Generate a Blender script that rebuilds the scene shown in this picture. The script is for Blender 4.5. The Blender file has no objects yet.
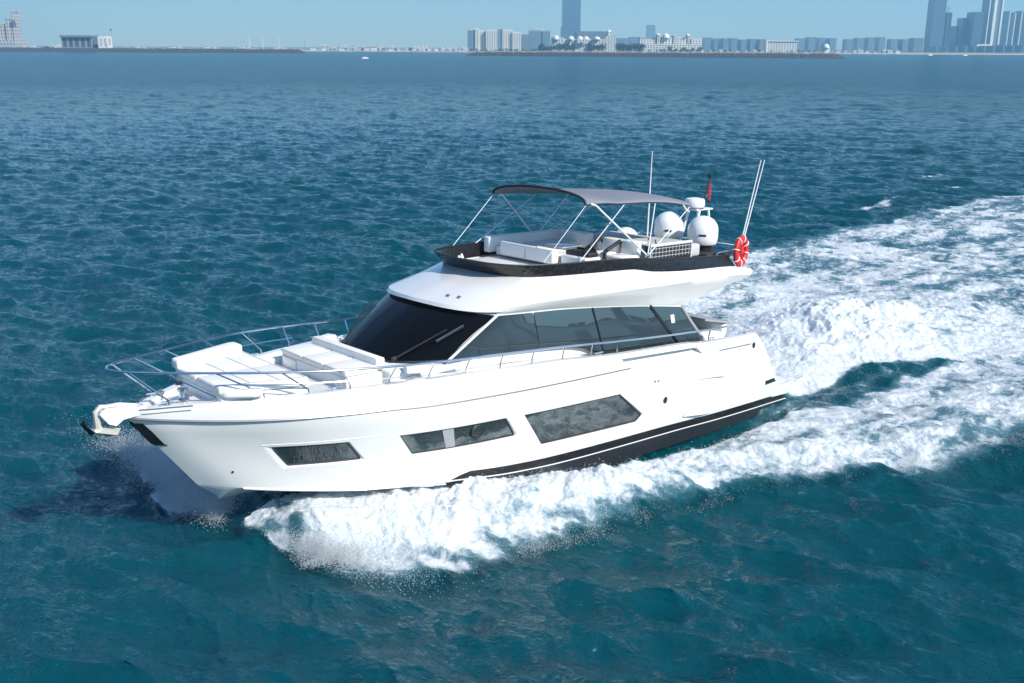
import bpy, bmesh, math, random
import numpy as np
from mathutils import Matrix, Vector

random.seed(7)
RNG = np.random.default_rng(7)
R = math.radians
S = bpy.context.scene
C = S.collection

# ------------------------------------------------------------------ camera
FPX, CAM_H, PITCH, ROLL = 1030.88, 9.90, math.atan((341.5 - 47.0) / 1030.88), math.atan(.0045)
cam_d = bpy.data.cameras.new('camera'); cam = bpy.data.objects.new('camera', cam_d); C.objects.link(cam)
cam_d.sensor_width = 36.0; cam_d.lens = FPX / 1024 * 36
cam_d.clip_start = .1; cam_d.clip_end = 60000
_cp, _sp, _cr, _sr = math.cos(PITCH), math.sin(PITCH), math.cos(ROLL), math.sin(ROLL)
_F = Vector((0, _cp, -_sp)); _Rt = Vector((1, 0, 0)); _U = Vector((0, _sp, _cp))
_X = _Rt * _cr + _U * _sr; _Y = -_Rt * _sr + _U * _cr
M = Matrix((( _X.x, _Y.x, -_F.x, 0), (_X.y, _Y.y, -_F.y, 0), (_X.z, _Y.z, -_F.z, CAM_H), (0, 0, 0, 1)))
cam.matrix_world = M
S.camera = cam

# ------------------------------------------------------------------ light
SUN_AZ, SUN_EL = R(321), R(38)        # direction towards the sun, math angle from +X
w = bpy.data.worlds.new('World'); S.world = w; w.use_nodes = True
nt = w.node_tree; bg = nt.nodes['Background']
sky = nt.nodes.new('ShaderNodeTexSky'); sky.sky_type = 'NISHITA'; sky.sun_disc = False
sky.sun_elevation = SUN_EL; sky.sun_rotation = R(90) - SUN_AZ
sky.altitude = 0; sky.air_density = 1.0; sky.dust_density = .1; sky.ozone_density = 7.0
nt.links.new(sky.outputs[0], bg.inputs[0]); bg.inputs[1].default_value = .12
sd = bpy.data.lights.new('sun', 'SUN'); sd.energy = 4.6; sd.angle = R(.5); sd.color = (1, .94, .85)
so = bpy.data.objects.new('sun', sd); C.objects.link(so)
sv = Vector((math.cos(SUN_AZ) * math.cos(SUN_EL), math.sin(SUN_AZ) * math.cos(SUN_EL), math.sin(SUN_EL)))
so.rotation_euler = sv.to_track_quat('Z', 'Y').to_euler(); so.location = sv * 60
S.view_settings.view_transform = 'Standard'; S.view_settings.look = 'None'
S.view_settings.exposure = 0.4; S.view_settings.gamma = 1
S.cycles.max_bounces = 8; S.cycles.volume_bounces = 1
S.cycles.use_denoising = True; S.cycles.transparent_max_bounces = 24

# ------------------------------------------------------------------ materials
def mat(name, col, rough=.5, metal=0, spec=.5, noise=0, nscale=4, bump=0, bscale=30, coat=0, ior=None, sub=0):
    m = bpy.data.materials.new(name); m.use_nodes = True
    n = m.node_tree.nodes; l = m.node_tree.links; b = n['Principled BSDF']
    b.inputs['Base Color'].default_value = (*col, 1); b.inputs['Roughness'].default_value = rough
    b.inputs['Metallic'].default_value = metal; b.inputs['Specular IOR Level'].default_value = spec
    b.inputs['Coat Weight'].default_value = coat
    if ior: b.inputs['IOR'].default_value = ior
    tc = n.new('ShaderNodeTexCoord')
    if noise:
        t = n.new('ShaderNodeTexNoise'); t.inputs['Scale'].default_value = nscale; t.inputs['Detail'].default_value = 6
        l.new(tc.outputs['Object'], t.inputs['Vector'])
        mx = n.new('ShaderNodeMix'); mx.data_type = 'RGBA'
        a = tuple(max(0, c * (1 - noise)) for c in col); c2 = tuple(min(1, c * (1 + noise)) for c in col)
        mx.inputs['A'].default_value = (*a, 1); mx.inputs['B'].default_value = (*c2, 1)
        l.new(t.outputs['Fac'], mx.inputs['Factor']); l.new(mx.outputs['Result'], b.inputs['Base Color'])
    if bump:
        t2 = n.new('ShaderNodeTexNoise'); t2.inputs['Scale'].default_value = bscale; t2.inputs['Detail'].default_value = 4
        l.new(tc.outputs['Object'], t2.inputs['Vector'])
        bp = n.new('ShaderNodeBump'); bp.inputs['Strength'].default_value = bump; bp.inputs['Distance'].default_value = .02
        l.new(t2.outputs['Fac'], bp.inputs['Height']); l.new(bp.outputs[0], b.inputs['Normal'])
    return m

GEL = mat('white_gelcoat', (.76, .76, .74), .14, spec=.5, coat=.5, noise=.02, nscale=.7)
GEL2 = mat('white_deck_moulding', (.78, .78, .76), .45, noise=.03, nscale=2)
CUSH = mat('white_upholstery', (.80, .79, .76), .75, noise=.03, nscale=3, bump=.15, bscale=9)
CREAM = mat('cream_upholstery', (.62, .55, .44), .8, noise=.06, bump=.2, bscale=12)
GREYC = mat('grey_upholstery', (.50, .51, .50), .8, noise=.05, bump=.2, bscale=12)
BOOT = mat('black_boot_stripe', (.012, .013, .015), .25, noise=.2)
ANTI = mat('dark_antifouling_paint', (.022, .027, .034), .3, noise=.3, nscale=3, bump=.2, bscale=8)
DARKT = mat('black_rubber_trim', (.02, .021, .023), .5, noise=.2)
STEEL = mat('polished_stainless_steel', (.72, .73, .75), .16, metal=1, noise=.04)
WTUBE = mat('white_powder_coated_tube', (.76, .77, .78), .35, noise=.02)
RUBM = mat('grey_rub_rail', (.25, .26, .27), .35, metal=.4, noise=.1)
GLASSF = mat('black_tinted_windscreen', (.004, .005, .006), .03, spec=.35, noise=.1, ior=1.35)
SIDEG = mat('mirror_tinted_side_glass', (.17, .20, .205), .02, metal=.88, noise=.03, nscale=.8)
HULLG = mat('mirror_tinted_hull_glass', (.20, .225, .225), .02, metal=.88, noise=.15, nscale=1.4)
MESHC = mat('black_mesh_cover', (.018, .017, .020), .55, noise=.4, nscale=14, bump=.35, bscale=14)
MESHC2 = mat('creased_wet_black_cover', (.014, .014, .016), .16, noise=.5, nscale=9, bump=1.0, bscale=9)
MESHC2.node_tree.nodes['Bump'].inputs['Distance'].default_value = .035
CANV = mat('slate_grey_canvas', (.20, .215, .25), .8, noise=.12, nscale=5, bump=.25, bscale=5)
CANVE = mat('black_canvas_edge', (.02, .02, .023), .8, noise=.2)
DOME = mat('white_radome_plastic', (.80, .81, .82), .3, noise=.02)
REDM = mat('red_life_ring', (.60, .025, .02), .5, noise=.12, nscale=8)
WHITEM = mat('white_webbing', (.8, .8, .8), .6, noise=.05)
TEAKM = mat('weathered_teak', (.33, .25, .17), .7, noise=.2, nscale=9)
GREYP = mat('grey_composite', (.33, .34, .36), .5, noise=.1)
FLAGR = mat('flag_red', (.55, .02, .03), .8, noise=.1)
FLAGG = mat('flag_green', (.02, .16, .07), .8, noise=.1)
FLAGW = mat('flag_white', (.75, .75, .73), .8, noise=.05)
FLAGK = mat('flag_black', (.015, .015, .016), .8, noise=.1)
MATTE = mat('matte_black_frame', (.006, .006, .007), .9, spec=.05, noise=.1)
GALV = mat('galvanised_anchor', (.62, .60, .55), .4, metal=.3, noise=.1)

# ------------------------------------------------------------------ mesh helpers
class MB:
    def __init__(s): s.v = []; s.f = []; s.m = []
    def add(s, vs, fs, mi=0):
        o = len(s.v); s.v += [tuple(map(float, p)) for p in vs]
        s.f += [tuple(i + o for i in f) for f in fs]; s.m += [mi] * len(fs); return s
    def grid(s, rows, mi=0, close=False):
        n = len(rows[0]); vs = [p for r in rows for p in r]; fs = []
        for i in range(len(rows) - 1):
            for j in range(n - 1 + (1 if close else 0)):
                k = (j + 1) % n
                fs.append((i * n + j, i * n + k, (i + 1) * n + k, (i + 1) * n + j))
        return s.add(vs, fs, mi)
    def box(s, c, d, mi=0, bev=0, rot=None, seg=2):
        bm = bmesh.new(); bmesh.ops.create_cube(bm, size=1)
        for v in bm.verts: v.co = Vector((v.co.x * d[0], v.co.y * d[1], v.co.z * d[2]))
        if bev: bmesh.ops.bevel(bm, geom=bm.edges[:], offset=min(bev, min(d) * .45), segments=seg, affect='EDGES', profile=.5)
        if rot is not None: bmesh.ops.rotate(bm, verts=bm.verts, cent=(0, 0, 0), matrix=rot)
        bm.verts.index_update()
        s.add([v.co + Vector(c) for v in bm.verts], [[v.index for v in f.verts] for f in bm.faces], mi); bm.free(); return s
    def tube(s, pts, r, n=8, mi=0, caps=True, closed=False):
        P = [Vector(p) for p in pts]; rows = []; up = None
        for i, p in enumerate(P):
            a = P[i - 1] if (i > 0 or closed) else P[i]; b = P[(i + 1) % len(P)] if (i < len(P) - 1 or closed) else P[i]
            t = (b - a).normalized()
            if up is None:
                up = Vector((0, 0, 1)) if abs(t.z) < .9 else Vector((1, 0, 0))
            x = t.cross(up).normalized(); y = x.cross(t).normalized(); up = y
            rr = r[i] if isinstance(r, (list, tuple)) else r
            rows.append([p + (x * math.cos(2 * math.pi * k / n) + y * math.sin(2 * math.pi * k / n)) * rr for k in range(n)])
        if closed: rows.append(rows[0])
        s.grid(rows, mi, close=True)
        if caps and not closed:
            o = len(s.v) - len(rows) * n
            s.f.append(tuple(o + k for k in range(n))[::-1]); s.m.append(mi)
            o2 = len(s.v) - n; s.f.append(tuple(o2 + k for k in range(n))); s.m.append(mi)
        return s
    def lathe(s, c, prof, n=24, mi=0, axis='z'):
        rows = []
        for (r, z) in prof:
            row = []
            for k in range(n):
                a = 2 * math.pi * k / n; p = (r * math.cos(a), r * math.sin(a), z)
                if axis == 'x': p = (p[2], p[0], p[1])
                if axis == 'y': p = (p[1], p[2], p[0])
                row.append((c[0] + p[0], c[1] + p[1], c[2] + p[2]))
            rows.append(row)
        s.grid(rows, mi, close=True)
        o = len(s.v) - len(rows) * n
        s.f.append(tuple(o + k for k in range(n))); s.m.append(mi)
        o2 = len(s.v) - n; s.f.append(tuple(o2 + k for k in range(n))); s.m.append(mi)
        return s
    def prism(s, poly, off, mi=0):
        n = len(poly); a = [Vector(p) for p in poly]; b = [p + Vector(off) for p in a]
        return s.add(a + b, [tuple(range(n))[::-1], tuple(range(n, 2 * n))] + [(i, (i + 1) % n, n + (i + 1) % n, n + i) for i in range(n)], mi)
    def build(s, name, mats, parent=None, smooth=True, ang=35, mirror_fix=True):
        me = bpy.data.meshes.new(name); me.from_pydata(s.v, [], s.f)
        for m in (mats if isinstance(mats, (list, tuple)) else [mats]): me.materials.append(m)
        me.polygons.foreach_set('material_index', s.m)
        bm = bmesh.new(); bm.from_mesh(me)
        bmesh.ops.remove_doubles(bm, verts=bm.verts, dist=1e-5)
        bmesh.ops.recalc_face_normals(bm, faces=bm.faces); bm.to_mesh(me); bm.free()
        if smooth:
            me.polygons.foreach_set('use_smooth', [True] * len(me.polygons)); me.set_sharp_from_angle(angle=R(ang))
        me.update()
        o = bpy.data.objects.new(name, me); C.objects.link(o)
        if parent: o.parent = parent
        return o

def tag(o, label=None, cat=None, group=None, kind=None):
    if label: o['label'] = label
    if cat: o['category'] = cat
    if group: o['group'] = group
    if kind: o['kind'] = kind
    return o
def empty(name, loc=(0, 0, 0)):
    o = bpy.data.objects.new(name, None); C.objects.link(o); o.location = loc; o.empty_display_size = .3; return o
def spl(xs, ys):
    """smooth monotone-ish interpolation (PCHIP)"""
    x = np.array(xs, float); y = np.array(ys, float); h = np.diff(x); d = np.diff(y) / h
    m = np.zeros_like(y); m[0] = d[0]; m[-1] = d[-1]
    for i in range(1, len(x) - 1):
        if d[i - 1] * d[i] > 0:
            w1 = 2 * h[i] + h[i - 1]; w2 = h[i] + 2 * h[i - 1]
            m[i] = (w1 + w2) / (w1 / d[i - 1] + w2 / d[i])
    def f(q):
        q = np.clip(np.asarray(q, float), x[0], x[-1]); i = np.clip(np.searchsorted(x, q) - 1, 0, len(x) - 2)
        t = (q - x[i]) / h[i]
        return (y[i] * (1 + 2 * t) * (1 - t) ** 2 + h[i] * m[i] * t * (1 - t) ** 2 + y[i + 1] * t * t * (3 - 2 * t) + h[i] * m[i + 1] * t * t * (t - 1))
    return f
def curve3(pts, n):
    """resample a list of 3-D control points smoothly to n points"""
    P = np.array(pts, float); t = np.r_[0, np.cumsum(np.linalg.norm(np.diff(P, axis=0), axis=1))]
    q = np.linspace(0, t[-1], n); return np.stack([spl(t, P[:, k])(q) for k in range(3)], 1)

# numpy gradient noise
def _hash(ix, iy, seed):
    h = (ix.astype(np.int64) * 374761393 + iy.astype(np.int64) * 668265263 + seed * 974634777) & 0x7fffffff
    h = ((h ^ (h >> 13)) * 1274126177) & 0x7fffffff
    return (h ^ (h >> 16)) & 0xffff
def perlin(x, y, seed=0):
    ix = np.floor(x).astype(np.int64); iy = np.floor(y).astype(np.int64); fx = x - ix; fy = y - iy
    u = fx * fx * fx * (fx * (fx * 6 - 15) + 10); v = fy * fy * fy * (fy * (fy * 6 - 15) + 10)
    def g(dx, dy):
        a = _hash(ix + dx, iy + dy, seed) * (2 * np.pi / 65536)
        return np.cos(a) * (fx - dx) + np.sin(a) * (fy - dy)
    a = g(0, 0); b = g(1, 0); c = g(0, 1); d = g(1, 1)
    return 1.4 * ((a * (1 - u) + b * u) * (1 - v) + (c * (1 - u) + d * u) * v)
def fbm(x, y, oct=5, seed=0, gain=.5, ridged=False):
    s = 0; a = 1; t = 0
    for i in range(oct):
        n = perlin(x, y, seed + i); n = 1 - 2 * np.abs(n) if ridged else n
        s = s + a * n; t += a; a *= gain; x = x * 2.03 + 11.3; y = y * 2.03 - 7.7
    return s / t
def sstep(a, b, x):
    t = np.clip((x - a) / (b - a), 0, 1); return t * t * (3 - 2 * t)

# yacht placement: boat axes x forward, y port, z up; origin at stern on the centreline at the waterline
BX, BY, YAW, TRIM, HEEL = 1.16444, 25.86415, 3.87568757, .03991245, -.02138615
YM = (Matrix.Translation((BX, BY, 0)) @ Matrix.Rotation(YAW, 4, 'Z') @ Matrix.Rotation(-TRIM, 4, 'Y') @
      Matrix.Rotation(-HEEL, 4, 'X') @ Matrix.Translation((-8, 0, 0)))

# ================================================================== THE SEA
def build_sea():
    # directional wave tile by inverse FFT
    def tile(L, N, lmin, lmax, rms, wdir, seed, spread=2):
        rg = np.random.default_rng(seed); k = 2 * np.pi * np.fft.fftfreq(N, L / N)
        kx, ky = np.meshgrid(k, k, indexing='ij'); kk = np.hypot(kx, ky); kk[0, 0] = 1
        lam = 2 * np.pi / kk
        cosd = (kx * math.cos(wdir) + ky * math.sin(wdir)) / kk
        sp = kk ** -1.75 * (lam > lmin) * (lam < lmax) * (.05 + np.abs(cosd) ** spread) * np.exp(-(lam / lmax) ** 4)
        sp[0, 0] = 0
        H = sp * (rg.normal(size=(N, N)) + 1j * rg.normal(size=(N, N)))
        h = np.fft.ifft2(H).real; sc = rms / h.std()
        dx = np.fft.ifft2(1j * kx / kk * H).real * sc; dy = np.fft.ifft2(1j * ky / kk * H).real * sc
        return (L, N, h * sc, dx, dy)
    def samp(T, x, y, rot):
        L, N, h, dx, dy = T; c, s = math.cos(rot), math.sin(rot)
        u = (x * c + y * s) / L * N; v = (-x * s + y * c) / L * N
        i = np.floor(u).astype(int); j = np.floor(v).astype(int); a = u - i; b = v - j
        i0 = i % N; i1 = (i + 1) % N; j0 = j % N; j1 = (j + 1) % N
        out = [A[i0, j0] * (1 - a) * (1 - b) + A[i1, j0] * a * (1 - b) + A[i0, j1] * (1 - a) * b + A[i1, j1] * a * b for A in (h, dx, dy)]
        X = out[1] * c - out[2] * s; Y = out[1] * s + out[2] * c
        return out[0], X, Y
    WD = R(61)
    TA = tile(113., 1024, 1.2, 9, .075, WD, 3, 3); TC = tile(640., 512, 9, 46, .03, WD - .15, 8, 3); TB = tile(29., 1024, .5, 2.8, .048, WD - .5, 5, 3); TD = tile(11., 512, .17, .95, .017, WD - .45 - .3, 9, 4.5)
    # polar grid
    ang = np.r_[np.arange(-36, 36.0001, .07), np.arange(39, 324, 3.)]
    ang = R(90) - np.radians(ang); na = len(ang)
    rr = [2.5]
    while rr[-1] < 7900:
        r = rr[-1]; rr.append(r + (.16 if r < 12 else max(.055, r * r / 26000)))
    rr = np.array(rr); nr = len(rr)
    Rg, Ag = np.meshgrid(rr, ang, indexing='ij')
    x = (Rg * np.cos(Ag)).ravel(); y = (Rg * np.sin(Ag)).ravel(); rad = Rg.ravel()
    drr = np.maximum(.055, rad * rad / 26000)
    fine = (np.abs(Ag - R(90)) < R(36.5)).ravel()
    fa = (1 - sstep(1.5, 10, drr)) * fine; fb = (1 - sstep(.25, 1.6, drr)) * fine; fc = (1 - sstep(5, 18, drr)) * fine
    # boat-plane coordinates
    c, s = math.cos(YAW), math.sin(YAW)
    bx = (x - BX) * c + (y - BY) * s + 8; by = -(x - BX) * s + (y - BY) * c
    near = (rad < 140) & fine & (np.abs(by) < 30) & (bx < 24)
    X, Y = bx[near], by[near]
    wob = fbm(X * .45, Y * .45, 4, 21); wob2 = fbm(X * .16 + 5, Y * .16, 3, 33)
    # --- foam outline (boat coordinates, measured on the water plane)
    yo = spl([-120, -50, -30, -16, -7, -.6, 1.8, 4.4, 7.4, 10, 12.2, 14.1, 15.4, 16.1, 16.6, 17.0, 17.35],
             [19, 13.6, 12.3, 11.2, 9.9, 8.9, 8.4, 7.3, 5.9, 5.3, 4.9, 4.6, 4.15, 3.6, 2.8, 1.5, -.2])
    ys = spl([-120, -50, -30, -16, -7, -.6, 1.8, 4.4, 7.4, 10, 12.2, 14.1, 15.4, 16.1, 16.7, 17.2, 17.7, 18.1],
             [18, 12.9, 12.8, 11.7, 9.9, 8.9, 8.4, 7.3, 5.9, 5.3, 5.0, 5.1, 5.4, 5.6, 5.6, 5.2, 4.0, -.2])
    yi = spl([-12, -8, -4.2, .2, 1.8, 3.1, 7, 9, 11.6, 13, 17], [4.2, 4.2, 4.1, 3.8, 3.2, 2.8, 2.65, 2.4, 1.2, .5, -.4])
    yw = spl([-12, -9.5, -7.1, -5, -3.4, .2, .9], [6.4, 5.6, 4.6, 3.5, 2.9, 2.4, 2.2])
    ay = np.abs(Y); outer = np.where(Y > 0, yo(X), ys(X)) + wob * (.35 + .03 * np.clip(-X, 0, 40)) + .25 * wob2 + .22 * fbm(X * 1.9, Y * 1.9, 4, 23)
    e = outer - ay
    soft = .55 + .02 * np.clip(8 - X, 0, 60)
    m_band = sstep(-.06, soft, e) * sstep(17.6, 17.0, X + .5 * wob - .85 * (Y < 0))
    inn = ay - (yi(X) + wob * .3)
    aft = -X
    band_in = sstep(-.25, .35, inn)
    band_in = np.maximum(band_in, (Y < 0) * sstep(3, .5, X))
    wash = sstep(.3, -.25, ay - (yw(X) + wob * .45)) * sstep(.7, .1, X)
    m = np.where(X > -12, np.maximum(m_band * band_in, wash), m_band)
    streak = fbm(X * .35, Y * 1.5, 4, 44)
    mdark = m_band * (1 - band_in) * sstep(4.5, 1, X) * (.26 + .5 * sstep(-.25, .4, streak))
    m = np.maximum(m, mdark)
    # thinning further aft, holes and streaks
    hole = fbm(X * .22, Y * .55, 4, 55); lace = fbm(X * .9, Y * 1.3, 5, 66)
    bowd = sstep(4, 10, X); washd = wash
    dens = .58 + .30 * np.maximum(bowd, washd * sstep(-16, -3, X)) - .0018 * np.clip(aft, 0, 70)
    m = m * np.clip(dens + (hole * .42 + lace * .2) * (1 - .55 * np.maximum(bowd, wash * sstep(-20, -4, X))), 0, 1)
    # thrown fingers towards the outer edge of the bow wave
    fing = fbm((X + .55 * ay) * 1.5, (ay - .2 * X) * .45, 4, 57); rim = sstep(1.9, .1, e) * bowd
    m = m * (1 - rim * np.clip(.42 - 1.1 * fing, 0, .75))
    m = m * np.where((Y < 0) & (X > 15.6), sstep(1.2, 2.2, ay), 1)
    m = m * (1 - sstep(14.5, 16.8, X) * np.clip(.14 - 1.1 * fbm(X * 1.3, Y * 1.3, 4, 59), 0, .75))
    # hull edge hiding: keep dark water tight along the aft hull
    # scattered whitecaps & detached foam flecks
    for (cx, cy, a, b_) in ((-55.5, -21.2, 2.2, .5), (-36.6, -15.6, 2.4, .5), (-41, -17.2, 1.4, .3), (-50, -16.5, 1.6, .35)):
        d = ((X - cx) / a) ** 2 + ((Y - cy) / b_) ** 2
        m = np.maximum(m, .52 * sstep(1.5, .0, d + lace * 1.3 + hole * .5))
    fleck = sstep(.50, .62, fbm(X * 1.6, Y * 2.6, 3, 77)) * sstep(2.6, .1, -e) * (e < 0) * (X < 12) * .55
    m = np.maximum(m, fleck)
    foam = np.zeros_like(x); foam[near] = m
    # --- wave heights raised by the hull
    ycen = spl([-60, -16, -7, 0, 4, 8, 11, 13, 15, 16, 16.6, 17], [11.5, 9.3, 7.9, 6.6, 5.6, 4.3, 3.6, 3.0, 2.3, 1.65, 1.1, .6])
    amp = spl([-60, -16, 0, 4, 8, 11, 13, 15, 16, 16.7, 17.3], [.08, .15, .26, .36, .50, .60, .66, .70, .68, .56, .12])
    wid = spl([-60, 0, 8, 13, 16, 17], [3.5, 1.7, 1.15, 1.15, .8, .4])
    mound = amp(X) * np.where((ay < ycen(X)) & (X > 10), 1 - .5 * sstep(13, 10, X) * (1 - np.exp(-((ay - ycen(X)) / wid(X)) ** 2)), np.exp(-((ay - ycen(X)) / wid(X)) ** 2)) * (X < 17.3)
    rooster = (1.0 * np.exp(-((X + 5.5) / 4.2) ** 2) * np.exp(-(Y / 2.6) ** 2) + .35 * np.exp(-((X + 14) / 9) ** 2) * np.exp(-(Y / 4.) ** 2)) * sstep(.6, -1.8, X)
    trough = -.42 * np.exp(-((ay - 2.55) / .55) ** 2) * sstep(-4, 2, X) * sstep(12, 8.5, X)
    b1 = np.abs(perlin(X * .75, Y * .75, 91)); b2 = np.abs(perlin(X * 1.7, Y * 1.7, 92)); b3 = np.abs(perlin(X * 3.9, Y * 3.9, 93)); b4 = perlin(X * 8.5, Y * 8.5, 94); b5 = perlin(X * 17, Y * 17, 95)
    bil = .5 * b1 + .32 * b2 + .2 * b3 + .07 * b4 + .035 * b5 - .25
    br = np.clip((.10 + .62 * mound + .45 * rooster) * sstep(.1, .7, m), 0, 1.0) * (1 - .65 * sstep(14.3, 16.5, X))
    lift = mound * (1 + .5 * wob) + rooster * (1 + .6 * wob) + trough + br * bil * 1.05
    edge_lip = .10 * np.exp(-((e - .25) / .3) ** 2) * (X < 8) * (X > -40)
    z = np.zeros_like(x)
    ha, xa, ya = samp(TA, x, y, .0); hb, xb, yb_ = samp(TB, x, y, .5)
    calm = np.ones_like(x); calm[near] = 1 - .55 * sstep(.2, .8, m)
    hd, xd, yd = samp(TD, x, y, .3); grp = np.zeros_like(x); sN = rad < 160; grp[sN] = np.clip(.75 + 1.3 * fbm(x[sN] * .33, y[sN] * .33, 3, 101), .12, 2) * ((1 - sstep(.058, .26, drr)) * fine)[sN] * calm[sN]
    hc, xc_, yc_ = samp(TC, x, y, .2)
    z = (ha * fa + hb * fb) * calm + hc * fc + hd * grp
    dx = (xa * fa * .6 + xb * fb * .9) * calm + xd * grp * .8; dy = (ya * fa * .6 + yb_ * fb * .9) * calm + yd * grp * .8
    z[near] += lift + edge_lip
    vx = x + dx; vy = y + dy
    # points of the foam surface from which fine spray is lifted
    vz_ = z[near]; rgq = np.random.default_rng(31)
    pk = np.clip((m - .12) * 1.6, 0, 1) * np.where((X > 4) & (Y > 0), 1.0, np.where((X < 1) & (X > -9) & (ay < 4), .55, np.where(X > 4, .25, .12))) * (X > -24) * .55
    sel = np.flatnonzero(rgq.random(len(X)) < pk)
    cl = np.clip(.25 + 1.6 * fbm(X[sel] * 1.4, Y[sel] * 1.4, 4, 58), .03, 1.6)
    FUZZ.append(np.stack([X[sel] + rgq.normal(0, .05, len(sel)), Y[sel] + rgq.normal(0, .05, len(sel)), vz_[sel] + rgq.exponential(.055, len(sel)) * cl * (1 + .8 * (X[sel] > 8))], 1))
    # mesh
    idx = np.arange(nr * na).reshape(nr, na); nx = np.roll(idx, -1, 1)
    q = np.stack([idx[:-1], nx[:-1], nx[1:], idx[1:]], -1).reshape(-1, 4)[:, ::-1]
    fm = foam[q].max(1) > .03
    farA = sstep(.25, 4, drr); 
    def make(name, quads, cap):
        used = np.unique(quads); remap = np.full(nr * na, -1); remap[used] = np.arange(len(used))
        V = np.stack([vx[used], vy[used], z[used]], 1); fcs = remap[quads]; nv = len(V); nf = len(fcs)
        me = bpy.data.meshes.new(name); extra = 0
        if cap: extra = 1
        me.vertices.add(nv + extra); co = np.zeros((nv + extra, 3)); co[:nv] = V
        loops = fcs.ravel()
        starts = np.arange(nf) * 4; tot = np.full(nf, 4)
        if cap:
            ring = remap[idx[0]]; tri = np.stack([np.full(na, nv), np.roll(ring, -1), ring], 1)[:, ::-1]
            loops = np.r_[loops, tri.ravel()]; starts = np.r_[starts, nf * 4 + np.arange(na) * 3]; tot = np.r_[tot, np.full(na, 3)]
        me.vertices.foreach_set('co', co.ravel().astype(np.float32))
        me.loops.add(len(loops)); me.loops.foreach_set('vertex_index', loops.astype(np.int32))
        me.polygons.add(len(starts)); me.polygons.foreach_set('loop_start', starts.astype(np.int32))
        me.polygons.foreach_set('use_smooth', np.ones(len(starts), bool))
        me.update(calc_edges=True); me.validate()
        for nm, arr in (('foam', foam), ('farness', farA)):
            at = me.attributes.new(nm, 'FLOAT', 'POINT'); d = np.zeros(nv + extra, np.float32); d[:nv] = arr[used]; at.data.foreach_set('value', d)
        o = bpy.data.objects.new(name, me); C.objects.link(o); me.materials.append(SEA); return o
    sea = make('sea', q[~fm], True); tag(sea, 'choppy teal open sea reaching to the hazy coast', 'sea', kind='structure')
    fo = make('wake_foam', q[fm], False); tag(fo, 'churned white wake foam spreading behind and beside the yacht', 'foam', kind='stuff')
    return sea, fo

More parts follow.
